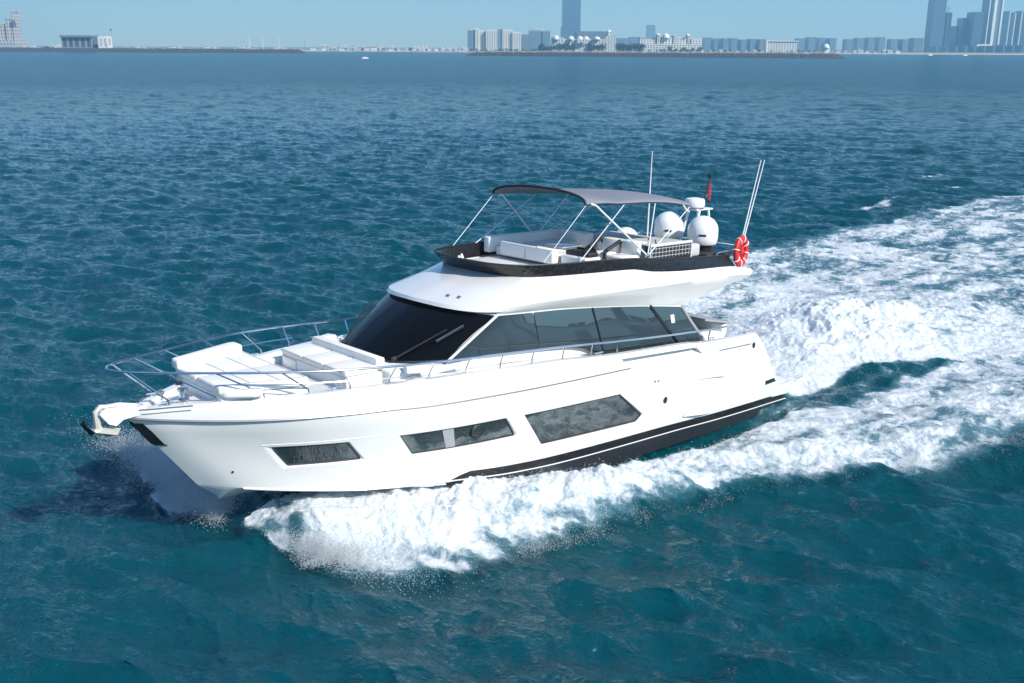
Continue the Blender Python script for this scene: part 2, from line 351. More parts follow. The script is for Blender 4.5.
def sea_material():
    m = bpy.data.materials.new('sea_water_and_foam'); m.use_nodes = True; n = m.node_tree.nodes; l = m.node_tree.links
    b = n['Principled BSDF']; geo = n.new('ShaderNodeNewGeometry')
    at = n.new('ShaderNodeAttribute'); at.attribute_name = 'foam'; af = n.new('ShaderNodeAttribute'); af.attribute_name = 'farness'
    def noise(sc, det=4, rough=.55, dist=0, stretch=None, rot=0):
        mp = n.new('ShaderNodeMapping'); l.new(geo.outputs['Position'], mp.inputs['Vector'])
        mp.vector_type = 'TEXTURE'
        if stretch: mp.inputs['Scale'].default_value = (stretch[1], stretch[0], 1)
        mp.inputs['Rotation'].default_value = (0, 0, rot)
        t = n.new('ShaderNodeTexNoise'); t.inputs['Scale'].default_value = sc; t.inputs['Detail'].default_value = det
        t.inputs['Roughness'].default_value = rough; t.inputs['Distortion'].default_value = dist
        l.new(mp.outputs[0], t.inputs['Vector']); return t.outputs['Fac']
    def math_(op, a, b_=None):
        x = n.new('ShaderNodeMath'); x.operation = op
        for i, v in enumerate((a, b_)):
            if v is None: continue
            if isinstance(v, (int, float)): x.inputs[i].default_value = v
            else: l.new(v, x.inputs[i])
        return x.outputs[0]
    def rng(v, a, b_, c=0, d=1):
        x = n.new('ShaderNodeMapRange'); x.interpolation_type = 'SMOOTHSTEP'
        for i, q in enumerate((v, a, b_, c, d)):
            if isinstance(q, (int, float)): x.inputs[i].default_value = q
            else: l.new(q, x.inputs[i])
        return x.outputs[0]
    def mix(f, a, b_):
        x = n.new('ShaderNodeMix'); x.data_type = 'RGBA'; l.new(f, x.inputs['Factor'])
        for k, q in (('A', a), ('B', b_)):
            if isinstance(q, tuple): x.inputs[k].default_value = (*q, 1)
            else: l.new(q, x.inputs[k])
        return x.outputs['Result']
    F = at.outputs['Fac']
    n1 = noise(1.1, 9, .66, .6); n2 = noise(3.6, 7, .7, .8)
    nn = math_('ADD', math_('MULTIPLY', math_('SUBTRACT', n1, .5), 1.05), math_('MULTIPLY', math_('SUBTRACT', n2, .5), .7))
    fac = rng(math_('ADD', F, nn), .40, .66)
    fac = math_('MULTIPLY', fac, rng(F, .03, .12))
    big = noise(.035, 3, .5)
    deep = mix(big, WATER_A, WATER_B)
    aer = math_('MULTIPLY', rng(math_('ADD', F, math_('MULTIPLY', nn, .5)), .12, .8), .75)
    col = mix(aer, deep, (.24, .43, .52))
    col = mix(fac, col, mix(n2, (.62, .68, .72), (.80, .83, .85)))
    l.new(col, b.inputs['Base Color'])
    rg = math_('ADD', math_('ADD', math_('MULTIPLY', fac, .55), .03), math_('MULTIPLY', af.outputs['Fac'], .22)); l.new(rg, b.inputs['Roughness'])
    b.inputs['IOR'].default_value = 1.47
    b.inputs['Specular Tint'].default_value = (.7, .92, 1, 1)
    b.subsurface_method = 'BURLEY'; b.inputs['Subsurface Weight'].default_value = .75; b.inputs['Subsurface Radius'].default_value = (.6, .85, 1.0)
    l.new(math_('ADD', math_('MULTIPLY', fac, -1.42), 1.5), b.inputs['Subsurface Scale'])
    # ripples
    h0 = math_('MULTIPLY', math_('MULTIPLY', noise(.22, 5, .6, .4, (1, 1.7), R(-29)), af.outputs['Fac']), 1.5)
    h1 = math_('MULTIPLY', noise(.9, 6, .62, .6, (1, 1.8), R(-29)), math_('ADD', math_('MULTIPLY', af.outputs['Fac'], .9), .34))
    h2 = math_('MULTIPLY', noise(3.2, 5, .6, .8, (1, 1.7), R(-29)), .13)
    h3 = math_('MULTIPLY', noise(11, 3, .6, .5, (1, 1.5), R(-29)), .03)
    foamh = math_('MULTIPLY', math_('MULTIPLY', math_('ADD', n2, math_('MULTIPLY', noise(14, 5, .7), .4)), fac), .06)
    hh = math_('ADD', math_('ADD', math_('ADD', h0, h1), math_('ADD', h2, h3)), foamh)
    bp = n.new('ShaderNodeBump'); bp.inputs['Strength'].default_value = 1; bp.inputs['Distance'].default_value = 1
    l.new(hh, bp.inputs['Height']); l.new(bp.outputs[0], b.inputs['Normal'])
    return m
WATER_A, WATER_B = (.0000, .052, .090), (.0000, .064, .064)
SEA = sea_material()
FUZZ = []
build_sea()
# ================================================================== THE YACHT: hull surface functions (boat coordinates)
YB = spl([0, 4, 8, 11, 13, 15, 16.5, 17.5, 18.5, 19.1, 19.42], [2.45, 2.6, 2.62, 2.58, 2.43, 2.1, 1.66, 1.22, .66, .28, 0])
ZR = spl([2.4, 5, 8, 10, 12, 14, 15, 17, 18, 18.8, 19.4], [2.1, 2.22, 2.33, 2.36, 2.39, 2.42, 2.47, 2.51, 2.55, 2.61, 2.66])
ZT = spl([2.6, 5.1, 5.8, 6.7, 8.6, 9.6, 10.5, 11.5, 13, 15, 17, 18, 18.7, 19.4], [2.42, 2.51, 2.59, 2.63, 2.72, 2.80, 2.87, 2.91, 2.96, 2.97, 2.94, 2.92, 2.89, 2.83])
YC = spl([.5, 4, 8, 11, 13, 15, 16.5, 17.5, 18.1], [2.20, 2.30, 2.33, 2.28, 2.12, 1.68, 1.07, .5, 0])
ZL = spl([.5, 4, 6, 8, 10.2, 11.7, 13, 15, 16.5, 17.5, 18.1], [.10, .17, .24, .28, .33, .41, .52, .66, .82, .94, 1.0])   # height of the spray rail highlight, put in as a white strip
ZC = spl([.5, 4, 8, 10, 11.7, 13, 14, 15, 16.5, 17.5, 18.1], [-.16, -.20, -.20, -.14, .03, .34, .53, .66, .82, .94, 1.0])   # chine
ZK = spl([.5, 4, 8, 12, 14, 15.5, 16.6, 17.67], [-.6, -.65, -.68, -.45, .05, .36, .52, .66])
def xC(u): return .5 + 17.6 * u
def xRb(u): return 2.42 + 16.98 * u
def xT(u): return 2.7 + 16.7 * u
def bulge(u): return spl([0, .5, .68, .8, .9, 1], [.03, .05, .03, -.06, -.12, 0])(u)
def side(u, t):
    a = np.array([xC(u), YC(xC(u)), ZC(xC(u))]); b = np.array([xRb(u), YB(xRb(u)), ZR(xRb(u))])
    p = a + (b - a) * t; p[1] = max(0, p[1] + bulge(u) * 4 * t * (1 - t)); return p
def hully(x, z):
    u, t = .5, .5
    for i in range(25):
        t = (z - ZC(xC(u))) / max(.05, ZR(xRb(u)) - ZC(xC(u))); t = min(1.1, max(-.1, float(t)))
        xx = xC(u) + (xRb(u) - xC(u)) * t; u = min(1, max(0, u + (x - xx) / 17.3))
    return float(side(u, t)[1])
def build_yacht():
    root = empty('motor_yacht'); root.matrix_world = YM
    tag(root, 'large white flybridge motor yacht cutting through the sea with grey bimini raised', 'yacht')
    # ------------------------------------------------ hull: one closed solid
    us = np.unique(np.r_[np.linspace(0, .7, 36), np.linspace(.7, .94, 26), np.linspace(.94, 1, 14)])
    def zdeck(x):
        t = float(ZT(x))
        if x > 17.35: return t - .09
        if x > 17.2: return 2.76 + (t - .09 - 2.76) * (x - 17.2) / .15
        if x > 14.35: return 2.76
        if x > 14.2: return t - .03 + (2.76 - t + .03) * (x - 14.2) / .15
        if x > 9.4: return t - .03
        if x > 8.1: return t - .03 - (t - .03 - 2.15) * (9.4 - x) / 1.3
        if x > 3.2: return 2.15
        return 1.95
    rows, blk = [], []
    TS = [.0, 0, .22, .4, .58, .74, .88, .985]
    for u in us:
        k = np.array([min(17.67, .6 + 17.07 * u), 0, 0]); k[2] = ZK(k[0])
        c = side(u, 0); c0 = c.copy(); row = [k]
        if u > .965:
            f = (u - .965) / .035; k[0] = 17.67 - .0 + .0 * f
        for q, bu in ((.35, .02), (.7, .03)):
            p = k + (c - k) * q; p[2] += -bu * (1 if u < .8 else .2); row.append(p)
        row.append(c)
        xl = float(xC(u)); sp_ = float(ZR(xRb(u))) - float(ZC(xl)); f_ = float(sstep(13.7, 12.4, xl))
        s1 = max(.012, (float(ZL(xl)) - .012 - float(ZC(xl))) / sp_ * f_ + .012); s2 = s1 + .02 + .16 / sp_ * f_
        tl = [s1, s2] + [s2 + (1 - s2) * q for q in (.2, .4, .6, .8, .98)]
        for t in tl: row.append(side(u, t))
        r = side(u, 1); x = float(xT(u)); zt = float(ZT(x)); yt = float(YB(min(x, 19.42))) * .972
        rr = r.copy(); rr[2] += .012; rr[1] = max(0, rr[1] - .012 if r[1] > .02 else 0); row.append(rr)
        row.append(np.array([(x * .6 + r[0] * .4), max(0, (yt * .6 + r[1] * .4) + .012 * (r[1] > .1)), r[2] + (zt - r[2]) * .55]))
        row.append(np.array([x - .0, yt, zt - .03])); row.append(np.array([x - .02, max(0, yt - .03), zt]))
        wcap = min(.17, yt * .45)
        row.append(np.array([x - .06, max(0, yt - .03 - wcap), zt])); zd = zdeck(x)
        row.append(np.array([x - .07, max(0, yt - .05 - wcap), zd])); row.append(np.array([x - .07, 0, zd + .01]))
        rows.append(row)
        blk.append(xC(u))
    for i, r in enumerate(rows):
        for j in range(1, len(r) - 1): r[j][1] = 0 if i == len(rows) - 1 else max(.006, r[j][1])
    b = MB(); n = len(rows[0])
    for sgn in (1, -1):
        rs = [[(p[0], p[1] * sgn, p[2]) for p in r] for r in rows]
        b.grid(rs)
        # black paint below the chine and the boot stripe above it
        o = len(b.f) - (len(rows) - 1) * (n - 1)
        for i in range(len(rows) - 1):
            for j in range(n - 1):
                if j < 3 and blk[i] < 13.0: b.m[o + i * (n - 1) + j] = 1
                if j == 3 and blk[i] < 13.5: b.m[o + i * (n - 1) + j] = 1
                if j == 4 and blk[i] < 13.3: b.m[o + i * (n - 1) + j] = 2
    e = rows[0]; cap = [(p[0], p[1], p[2]) for p in e] + [(p[0], -p[1], p[2]) for p in e[-2:0:-1]]
    b.add(cap, [tuple(range(len(cap)))])
    hull = b.build('hull', [GEL, ANTI, BOOT], root, ang=32)
    bm = bmesh.new(); bm.from_mesh(hull.data); bmesh.ops.holes_fill(bm, edges=[e for e in bm.edges if e.is_boundary], sides=0)
    bmesh.ops.triangulate(bm, faces=[f for f in bm.faces if len(f.verts) > 4]); bmesh.ops.recalc_face_normals(bm, faces=bm.faces); bm.to_mesh(hull.data)
    print('hull open edges', sum(not e.is_manifold for e in bm.edges)); bm.free()
    # ------------------------------------------------ hull windows: real recesses with glass set back in them
    WIN = [  # (lower/upper left-right corner polygons x,z): glass then outer recess
        ('bow', [(16.99, 1.85), (15.63, 1.82), (15.31, 1.40), (16.64, 1.40)], [(17.13, 1.865), (15.60, 1.84), (15.20, 1.345), (16.77, 1.325)]),
        ('mid', [(14.58, 1.83), (12.01, 1.80), (11.70, 1.34), (14.24, 1.36)], [(14.60, 1.845), (11.99, 1.815), (11.60, 1.325), (14.26, 1.345)]),
        ('aft', [(11.48, 1.78), (8.39, 1.71), (7.45, .99), (7.64, .85), (10.86, .95)], [(11.50, 1.795), (8.38, 1.725), (7.36, .99), (7.60, .83), (10.88, .935)])]
    def dense(poly, k=10):
        out = []
        for a, c in zip(poly, poly[1:] + poly[:1]):
            for i in range(k): out.append((a[0] + (c[0] - a[0]) * i / k, a[1] + (c[1] - a[1]) * i / k))
        return out
    cut = MB()
    for nm, g, o_ in WIN:
        G = dense(g); O = dense(o_)
        for sgn in (1, -1):
            vin = [(x, sgn * (hully(x, z) - .055), z) for x, z in G]; vou = [(x, sgn * (hully(x, z) + .012), z) for x, z in O]
            vfar = [(x, sgn * (hully(x, z) + .3), z) for x, z in O]; k = len(G); vs = vin + vou + vfar
            fs = [(i, (i + 1) % k, k + (i + 1) % k, k + i) for i in range(k)] + [(k + i, k + (i + 1) % k, 2 * k + (i + 1) % k, 2 * k + i) for i in range(k)]
            # caps as strips between the long edges
            ci = [sum(v[q] for v in vin) / k for q in range(3)]; cf = [sum(v[q] for v in vfar) / k for q in range(3)]
            ci[1] = sgn * (hully(ci[0], ci[2]) - .055); cf[1] = sgn * (hully(cf[0], cf[2]) + .3)
            vs += [ci, cf]
            fs += [((i + 1) % k, i, 3 * k) for i in range(k)] + [(2 * k + i, 2 * k + (i + 1) % k, 3 * k + 1) for i in range(k)]
            cut.add(vs, fs)
    # boarding recess in the bulwark
    for sgn in (1, -1):
        A = [(8.45, 2.60), (5.46, 2.46), (5.08, 2.20), (8.2, 2.34)]
        I = [(x, sgn * 2.40, z) for x, z in [(8.3, 2.585), (5.46, 2.45), (5.36, 2.36), (8.25, 2.46)]]
        Oo = [(x, sgn * 2.95, z) for x, z in [(8.5, 2.61), (5.44, 2.47), (4.95, 2.02), (8.1, 2.20)]]
        cut.add(I + Oo, [(0, 1, 2, 3), (7, 6, 5, 4)] + [(i, (i + 1) % 4 + 0, (i + 1) % 4 + 4, i + 4) for i in range(4)])
    co = cut.build('cutter', GEL, root, smooth=False)
    md = hull.modifiers.new('cut', 'BOOLEAN'); md.operation = 'DIFFERENCE'; md.object = co; md.solver = 'EXACT'; bpy.context.view_layer.update()
    dg = bpy.context.evaluated_depsgraph_get(); me = bpy.data.meshes.new_from_object(hull.evaluated_get(dg))
    hull.modifiers.clear(); hull.data = me; bpy.data.objects.remove(co)
    for p in me.polygons: p.use_smooth = True
    me.set_sharp_from_angle(angle=R(30))
    if len(me.materials) < 3: print('MATS', len(me.materials))
    for nm, g, o_ in WIN:
        L = [g[0], g[-1]]; Rr = g[1:-1]
        for sgn in (1, -1):
            p = MB(); rws = []
            na, nb = 12, 5
            def lerp(a, c, t): return (a[0] + (c[0] - a[0]) * t, a[1] + (c[1] - a[1]) * t)
            def poly_at(P, t):
                if len(P) == 2: return lerp(P[0], P[1], t)
                d = [math.dist(a, c) for a, c in zip(P, P[1:])]; s = t * sum(d)
                for a, c, q in zip(P, P[1:], d):
                    if s <= q + 1e-9: return lerp(a, c, s / q)
                    s -= q
                return P[-1]
            tt = [0, .25, .5, .75, .84, 1] if len(Rr) == 3 else [0, .25, .5, .75, 1]
            for t in tt:
                a = lerp(L[0], L[1], t); c = poly_at(Rr, t)
                rws.append([(lerp(a, c, i / na)[0], sgn * (hully(*lerp(a, c, i / na)) - .045), lerp(a, c, i / na)[1]) for i in range(na + 1)])
            p.grid(rws); w = p.build('hull_window', HULLG, root)
            f = MB(); pts = [(x, sgn * (hully(x, z) - .04), z) for x, z in dense(g, 8)]
            f.tube(pts, .022, 6, closed=True); f.build('window_seal', DARKT, w)
            if nm == 'mid':   # opening porthole ring and the dividing frame
                q = MB(); cx, cz = 12.72, 1.60
                ring = [(cx + .17 * math.cos(a), sgn * (hully(cx, cz) - .03), cz + .15 * math.sin(a)) for a in np.linspace(0, 2 * math.pi, 20)[:-1]]
                q.tube(ring, .022, 6, closed=True); q.build('porthole_ring', DARKT, w)
                q = MB(); a, c = (13.62, 1.82), (13.48, 1.35)
                P4 = [(a[0], a[1]), (a[0] - .27, a[1]), (c[0] - .22, c[1]), (c[0], c[1])]
                q.prism([(x, sgn * (hully(x, z) - .041), z) for x, z in P4], (0, sgn * .012, 0)); q.build('window_divider', GREYP, w)
    # long feature crease above the hull windows
    for sgn in (1, -1):
        cr = MB(); cr.tube([(x, sgn * (hully(x, z) + .002), z) for x, z in zip(np.linspace(17.2, 7.6, 40), spl([7.6, 11.5, 14.6, 15.6, 17.2], [1.715, 1.83, 1.90, 1.905, 1.915])(np.linspace(17.2, 7.6, 40)))], .009, 6)
        cr.build('hull_crease_moulding', GEL2, root)
        rb = MB(); xs = np.linspace(8.1, 19.36, 70)
        rb.tube([(x, sgn * max(.0, float(YB(x)) + .008), float(ZR(x)) + .004) for x in xs], [.014 + .016 * float(sstep(14, 19, x)) for x in xs], 6); rb.build('rub_rail', RUBM, root)
        sr = MB(); xs = np.linspace(.6, 17.4, 80)
        sr.tube([(x, sgn * (hully(x, float(ZL(x))) + .008 if x < 15 else float(YC(x)) + .012), float(ZL(x)) - .004) for x in xs], [.022 if x > 13.2 else .014 for x in xs], 6); sr.build('spray_rail_highlight', GEL, root)  # white tube over the black paint stands in for the rail's highlight
        for (xa, xb, da) in ((18.42, 19.25, .07), (18.46, 19.22, -.02)):
            st = MB(); xs = np.linspace(xa, xb, 12)
            st.tube([(x, sgn * (float(YB(x)) * .985 + .012), float(ZT(x)) - .075 + da - .0) for x in xs], .010, 6); st.build('bow_strip', RUBM, root)
        # small fittings on the topsides
        def oval(x, z, rx, rz, name, m, d=.012):
            q = MB(); y = hully(x, z); q.lathe((0, 0, 0), [(.6, -.01), (1, 0), (.75, d), (.2, d)], 18, axis='y')
            q.v = [(x + v[0] * rx, sgn * (y + v[1]), z + v[2] * rz) for v in q.v]; return q.build(name, m, root)
        oval(6.58, 1.23, .085, .10, 'exhaust_outlet', DARKT); oval(7.10, 1.82, .035, .035, 'drain', RUBM); oval(6.96, 1.81, .035, .035, 'drain', RUBM)
        oval(17.61, 1.33, .03, .03, 'drain', DARKT); oval(2.9, 2.13, .07, .09, 'fairlead', DARKT)
        vent = MB(); vent.prism([(1.92, sgn * (hully(1.9, .8) + .002), .78), (1.96, sgn * (hully(1.96, .9) + .002), .90), (1.52, sgn * (hully(1.52, .92) + .002), .92), (1.40, sgn * (hully(1.40, .8) + .002), .80)], (0, sgn * .012, 0)); vent.build('vent_slot', DARKT, root)
        hd = MB(); hd.tube([(5.5, sgn * (hully(5.5, 1.59) + .004), 1.585), (4.6, sgn * (hully(4.6, 1.54) + .02), 1.535), (4.25, sgn * (hully(4.25, 1.52) + .02), 1.52), (4.05, sgn * (hully(4.05, 1.5) + .006), 1.49)], [.02, .035, .07, .04], 8); hd.build('air_intake', CREAM if False else GEL2, root)
        gv = MB(); gv.tube([(4.5, sgn * (hully(4.5, 2.17) + .01), 2.235), (3.05, sgn * (hully(3.05, 2.1) + .012), 2.20)], .014, 6); gv.build('grab_groove', RUBM, root)
        fin = MB(); fin.add([(5.75, sgn * 2.5, .60), (5.6, sgn * 2.5, .70), (4.7, sgn * 2.47, .56), (4.5, sgn * 2.47, .47), (5.1, sgn * 2.62, .57)], [(0, 1, 4), (1, 2, 4), (2, 3, 4), (3, 0, 4), (0, 3, 2, 1)]); fin.build('spray_fin', GEL, root)
        # dark strip put in for the shadow of the gunwale slot above the boarding recess
        q = MB(); q.box((6.95, sgn * 2.43, 2.50), (2.9, .03, .05), rot=Matrix.Rotation(-.045, 3, 'Y')); q.build('gunwale_slot_shade', DARKT, root)
        # side fairing of the aft wing
        ck = MB(); ck.box((2.75, sgn * 2.3, 2.44), (.5, .10, .05), bev=.02); ck.build('stern_cleat_base', GREYP, root)
    # stem guard around the anchor pocket
    sg = MB()
    P = [(19.37, 2.56), (19.20, 2.36), (18.98, 2.07), (18.90, 2.02)]
    rw = []
    for (x, z) in P:
        rw.append([(x - .30, (hully(x - .30, z) + .012), z - .01), (x - .1, hully(x - .12, z) * 1.0 + .014, z), (x + .022, 0, z), (x - .1, -hully(x - .12, z) - .014, z), (x - .30, -(hully(x - .30, z) + .012), z - .01)])
    rw = [[(a[0] + .12 * (0 if j == 2 else 1), a[1] * (.42 if j in (0, 4) else .55) if j != 2 else 0, a[2]) for j, a in enumerate(r)] for r in rw]
    for r in rw:
        for j in (0, 1, 3, 4):
            x, y, z = r[j]; s = 1 if y > 0 else -1; r[j] = (x, s * (hully(x, z) + .012), z)
    sg.grid(rw); sg.build('stem_guard', BOOT, root)
    # ------------------------------------------------ swim platform, transom
    pl = MB(); out = [(1.6, -2.3), (.75, -2.36), (.42, -2.28), (.28, -1.9), (.22, -.9), (.22, .9), (.28, 1.9), (.42, 2.28), (.75, 2.36), (1.6, 2.3)]
    pl.prism([(x, y, .30) for x, y in out], (0, 0, .32)); pf = pl.build('swim_platform', GEL, root, ang=50)
    tk = MB(); tk.prism([(x * .96 + .06, y * .94, .624) for x, y in out], (0, 0, .012)); tk.build('deck_pad', GEL2, pf)
    ck = MB(); ck.box((3.6, 0, 2.2), (1.0, 3.5, .42), bev=.08); ck.box((3.15, 0, 2.45), (.25, 3.5, .4), bev=.08); cs = ck.build('cockpit_sofa', CUSH, root)
    aw = MB(); aw.add([(4.35, -1.9, 2.95), (4.35, 1.95, 2.95), (2.75, 1.75, 2.62), (2.75, -1.75, 2.62), (4.35, -1.9, 2.90), (4.35, 1.95, 2.90), (2.75, 1.75, 2.57), (2.75, -1.75, 2.57)],
           [(0, 1, 2, 3), (7, 6, 5, 4), (0, 4, 5, 1), (1, 5, 6, 2), (2, 6, 7, 3), (3, 7, 4, 0)]); aw.build('cockpit_cover', GREYP, root)
    # ------------------------------------------------ superstructure
    N = 46
    def contour(pts, n=N):
        P = curve3(pts, n); return P
    def full(P): return [tuple(p) for p in P] + [(p[0], -p[1], p[2]) for p in P[-2::-1]]
    W0 = [(4.5, 1.98, 2.10), (6, 2.0, 2.10), (8.2, 2.0, 2.1), (9.8, 2.0, 2.40), (11.3, 1.985, 2.6), (13.1, 1.76, 2.75), (13.75, 1.33, 2.8), (14.15, .8, 2.85), (14.3, 0, 2.88)]
    A = [(5.35, 1.88, 3.44), (6.7, 1.88, 3.6), (8.6, 1.89, 3.8), (10, 1.89, 3.92), (11, 1.89, 3.97), (11.8, 1.89, 4.02), (12.15, 1.60, 4.06), (12.45, .95, 4.09), (12.58, 0, 4.12)]
    B_ = [(2.75, 2.08, 3.97), (3.7, 2.12, 3.97), (6.0, 2.10, 3.97), (8.6, 2.06, 4.02), (10.3, 2.03, 4.07), (11.75, 1.98, 4.09), (12.28, 1.66, 4.10), (12.60, .97, 4.12), (12.74, 0, 4.15)]
    B2 = [(2.6, 2.1, 4.02), (3.6, 2.18, 4.10), (6.0, 2.19, 4.13), (8.6, 2.15, 4.17), (10.3, 2.10, 4.19), (11.7, 1.99, 4.18), (12.22, 1.63, 4.18), (12.56, .95, 4.20), (12.70, 0, 4.22)]
    C_ = [(2.5, 2.05, 4.10), (3.6, 2.17, 4.26), (5.6, 2.19, 4.33), (7.6, 2.17, 4.42), (9.6, 2.07, 4.46), (10.8, 1.86, 4.45), (11.45, 1.5, 4.42), (11.80, .9, 4.44), (11.92, 0, 4.46)]
    D = [(2.45, 1.98, 4.16), (3.6, 2.09, 4.34), (5.6, 2.12, 4.42), (6.85, 2.11, 4.52), (7.6, 2.07, 4.64), (8.7, 1.98, 4.66), (9.6, 1.85, 4.67), (10.3, 1.67, 4.675), (10.78, 1.34, 4.68), (11.03, .8, 4.69), (11.12, 0, 4.7)]
    cW, cA, cB, cB2, cC, cD = [contour(q) for q in (W0, A, B_, B2, C_, D)]
    cE = cD.copy(); cE[:, 1] *= .955; cE[:, 0] -= .05 * sstep(8, 11.8, cE[:, 0]) * 2; cE[:, 2] -= .005
    cFl = cE.copy(); cFl[:, 2] = np.where(cFl[:, 0] > 7.2, 4.50, 4.28); cFl[:, 2] = np.minimum(cFl[:, 2], cE[:, 2] - .03)
    su = MB(); lay = [full(q) for q in (cW, cA, cB, cB2, cC, cD, cE, cFl)]
    for a, b2 in zip(lay, lay[1:]): su.grid([a, b2])
    fl = lay[-1]; m_ = len(fl)
    for i in range(m_ // 2): su.add([fl[i], fl[i + 1], fl[m_ - 2 - i], fl[m_ - 1 - i]], [(0, 1, 2, 3)])
    for a, b2 in zip(lay, lay[1:]):   # aft closing panels
        su.add([a[0], b2[0], b2[-1], a[-1]], [(0, 1, 2, 3)])
    sup = su.build('superstructure', GEL, root, ang=28)
    # windscreen
    wb = contour([(13.10, 1.77, 3.17), (13.62, 1.36, 3.14), (13.97, .95, 3.12), (14.10, .55, 3.12), (14.16, 0, 3.12)], 20)
    wt = contour([(11.86, 1.93, 4.01), (12.17, 1.65, 4.05), (12.47, .97, 4.085), (12.56, .5, 4.10), (12.60, 0, 4.11)], 20)
    ws = MB(); rowsw = []
    for k in range(9):
        t = k / 8; rowsw.append(full(wb + (wt - wb) * t + np.array([.05, 0, .035]) * math.sin(math.pi * t)))
    ws.grid(rowsw); wind = ws.build('windscreen', GLASSF, root)
    for sgn in (1, -1):
        ap = MB(); ap.tube([(13.12, sgn * 1.79, 3.14), (12.5, sgn * 1.90, 3.60), (11.84, sgn * 1.95, 4.03)], .032, 8); ap.build('a_pillar', GEL, root)
        for (p0, p1, q0, q1) in (((13.95, .98 * sgn, 3.17), (12.95, 1.55 * sgn, 3.78), (13.2, 1.50 * sgn, 3.52), (12.62, 1.72 * sgn, 3.83)),):
            wp = MB(); wp.tube([p0, p1], .016, 6); wp.tube([q0, q1], .013, 6); wp.tube([(p0[0], p0[1] + .04, p0[2]), p1], .010, 6)
            wp.box(p0, (.12, .1, .09), bev=.03); wp.build('wiper', DARKT, wind)
            wl = MB(); wl.tube([(q0[0] + .01, q0[1], q0[2] + .03), (q1[0] + .01, q1[1], q1[2] + .03)], .012, 6); wl.build('wiper_blade', STEEL, wind)
    for yv in (.62, -.62):
        mu = MB(); i = int(np.argmin(np.abs(wb[:, 1] - abs(yv)))); s = 1 if yv > 0 else -1
        mu.tube([(r[i][0], r[i][1] * s, r[i][2]) for r in rowsw], .006, 6); mu.build('screen_mullion', MATTE, wind)
    # side glazing: curved strip split into panes
    gb = curve3([(4.55, 2.07, 2.36), (6.2, 2.085, 2.44), (8.1, 2.09, 2.50), (8.7, 2.075, 2.72), (9.3, 2.055, 2.94), (9.9, 2.045, 3.03), (11.7, 1.98, 3.13), (13.06, 1.80, 3.17)], 200)
    gt = curve3([(5.42, 1.90, 3.42), (6.66, 1.90, 3.58), (8.63, 1.905, 3.79), (9.9, 1.905, 3.895), (10.9, 1.905, 3.945), (11.85, 1.92, 4.0)], 200)
    def at_x(Cv, x): return np.array([x, np.interp(x, Cv[:, 0], Cv[:, 1]), np.interp(x, Cv[:, 0], Cv[:, 2])])
    panes = [((4.58, 5.42), (5.45, 6.55), 0), ((5.62, 6.72), (8.45, 8.75), 0), ((8.52, 8.82), (10.58, 10.72), 1), ((10.62, 10.76), (13.06, 11.85), 1)]
    for sgn in (1, -1):
        for (ba, ta), (bb, tb), q in panes:
            p = MB(); rws = []
            for k in range(5):
                t = k / 4; rw_ = []
                for i in range(13):
                    s_ = i / 12; a = at_x(gb, ba + (bb - ba) * s_); c = at_x(gt, ta + (tb - ta) * s_); v = a + (c - a) * t
                    rw_.append((v[0], sgn * (v[1] + .012 + .012 * math.sin(math.pi * t)), v[2]))
                rws.append(rw_)
            p.grid(rws); so_ = p.build('side_window', SIDEG, root)
        for (xb_, xt_, r_) in ((5.53, 6.63, .05), (8.48, 8.78, .03)):
            a = at_x(gb, xb_); c = at_x(gt, xt_); q = MB(); q.tube([(a[0], sgn * (a[1] + .01), a[2]), ((a[0] + c[0]) / 2, sgn * ((a[1] + c[1]) / 2 + .018), (a[2] + c[2]) / 2), (c[0], sgn * (c[1] + .01), c[2])], r_, 6); q.build('window_pillar', BOOT, root)
        q = MB(); q.tube([(p_[0], sgn * (p_[1] + .012), p_[2]) for p_ in gb[::6]], .022, 6); q.build('window_seal', DARKT, root)
        q = MB(); q.tube([(4.5, sgn * 2.07, 2.40), (5.0, sgn * 1.99, 2.95), (5.36, sgn * 1.91, 3.42)], .05, 8); q.build('aft_window_frame', GREYP, root)
    stk = MB(); a = at_x(gb, 5.1); stk.prism([(5.86, 1.955, 3.26), (5.72, 1.955, 3.26), (5.70, 1.99, 3.05), (5.84, 1.99, 3.05)], (0, .012, 0)); stk.build('window_sticker', WHITEM, root)
    # salon aft bulkhead glass
    bk = MB(); bk.prism([(4.50, -1.8, 2.2), (4.50, 1.8, 2.2), (5.28, 1.8, 3.38), (5.28, -1.8, 3.38)], (-.03, 0, .01)); bk.build('salon_door', SIDEG, root)
    # ------------------------------------------------ foredeck lounge
    def soft(name, polys, z0, z1, m, bev=.05, parent=root):
        bm = bmesh.new(); vs = [bm.verts.new((x, y, z0)) for x, y in polys]; f = bm.faces.new(vs)
        ex = bmesh.ops.extrude_face_region(bm, geom=[f]); up = [v for v in ex['geom'] if isinstance(v, bmesh.types.BMVert)]
        bmesh.ops.translate(bm, verts=up, vec=(0, 0, z1 - z0)); bmesh.ops.recalc_face_normals(bm, faces=bm.faces)
        bmesh.ops.bevel(bm, geom=bm.edges[:], offset=bev, segments=3, affect='EDGES', profile=.5)
        bm.verts.index_update(); q = MB(); q.add([v.co for v in bm.verts], [[v.index for v in f.verts] for f in bm.faces]); bm.free()
        return q.build(name, m, parent, ang=50)
    base = soft('lounge_base', [(17.98, -1.0), (17.95, .92), (16.3, 1.35), (16.3, -1.42)], 2.70, 3.05, GEL2, .04)
    for (ya, yb_, yc_, yd_) in ((-1.0, -.06, -.06, -1.44), (-.03, .94, 1.36, -.03)):
        soft('sun_pad', [(18.0, ya), (18.0, yb_), (16.28, yc_), (16.28, yd_)], 3.06, 3.24, CUSH, .05)
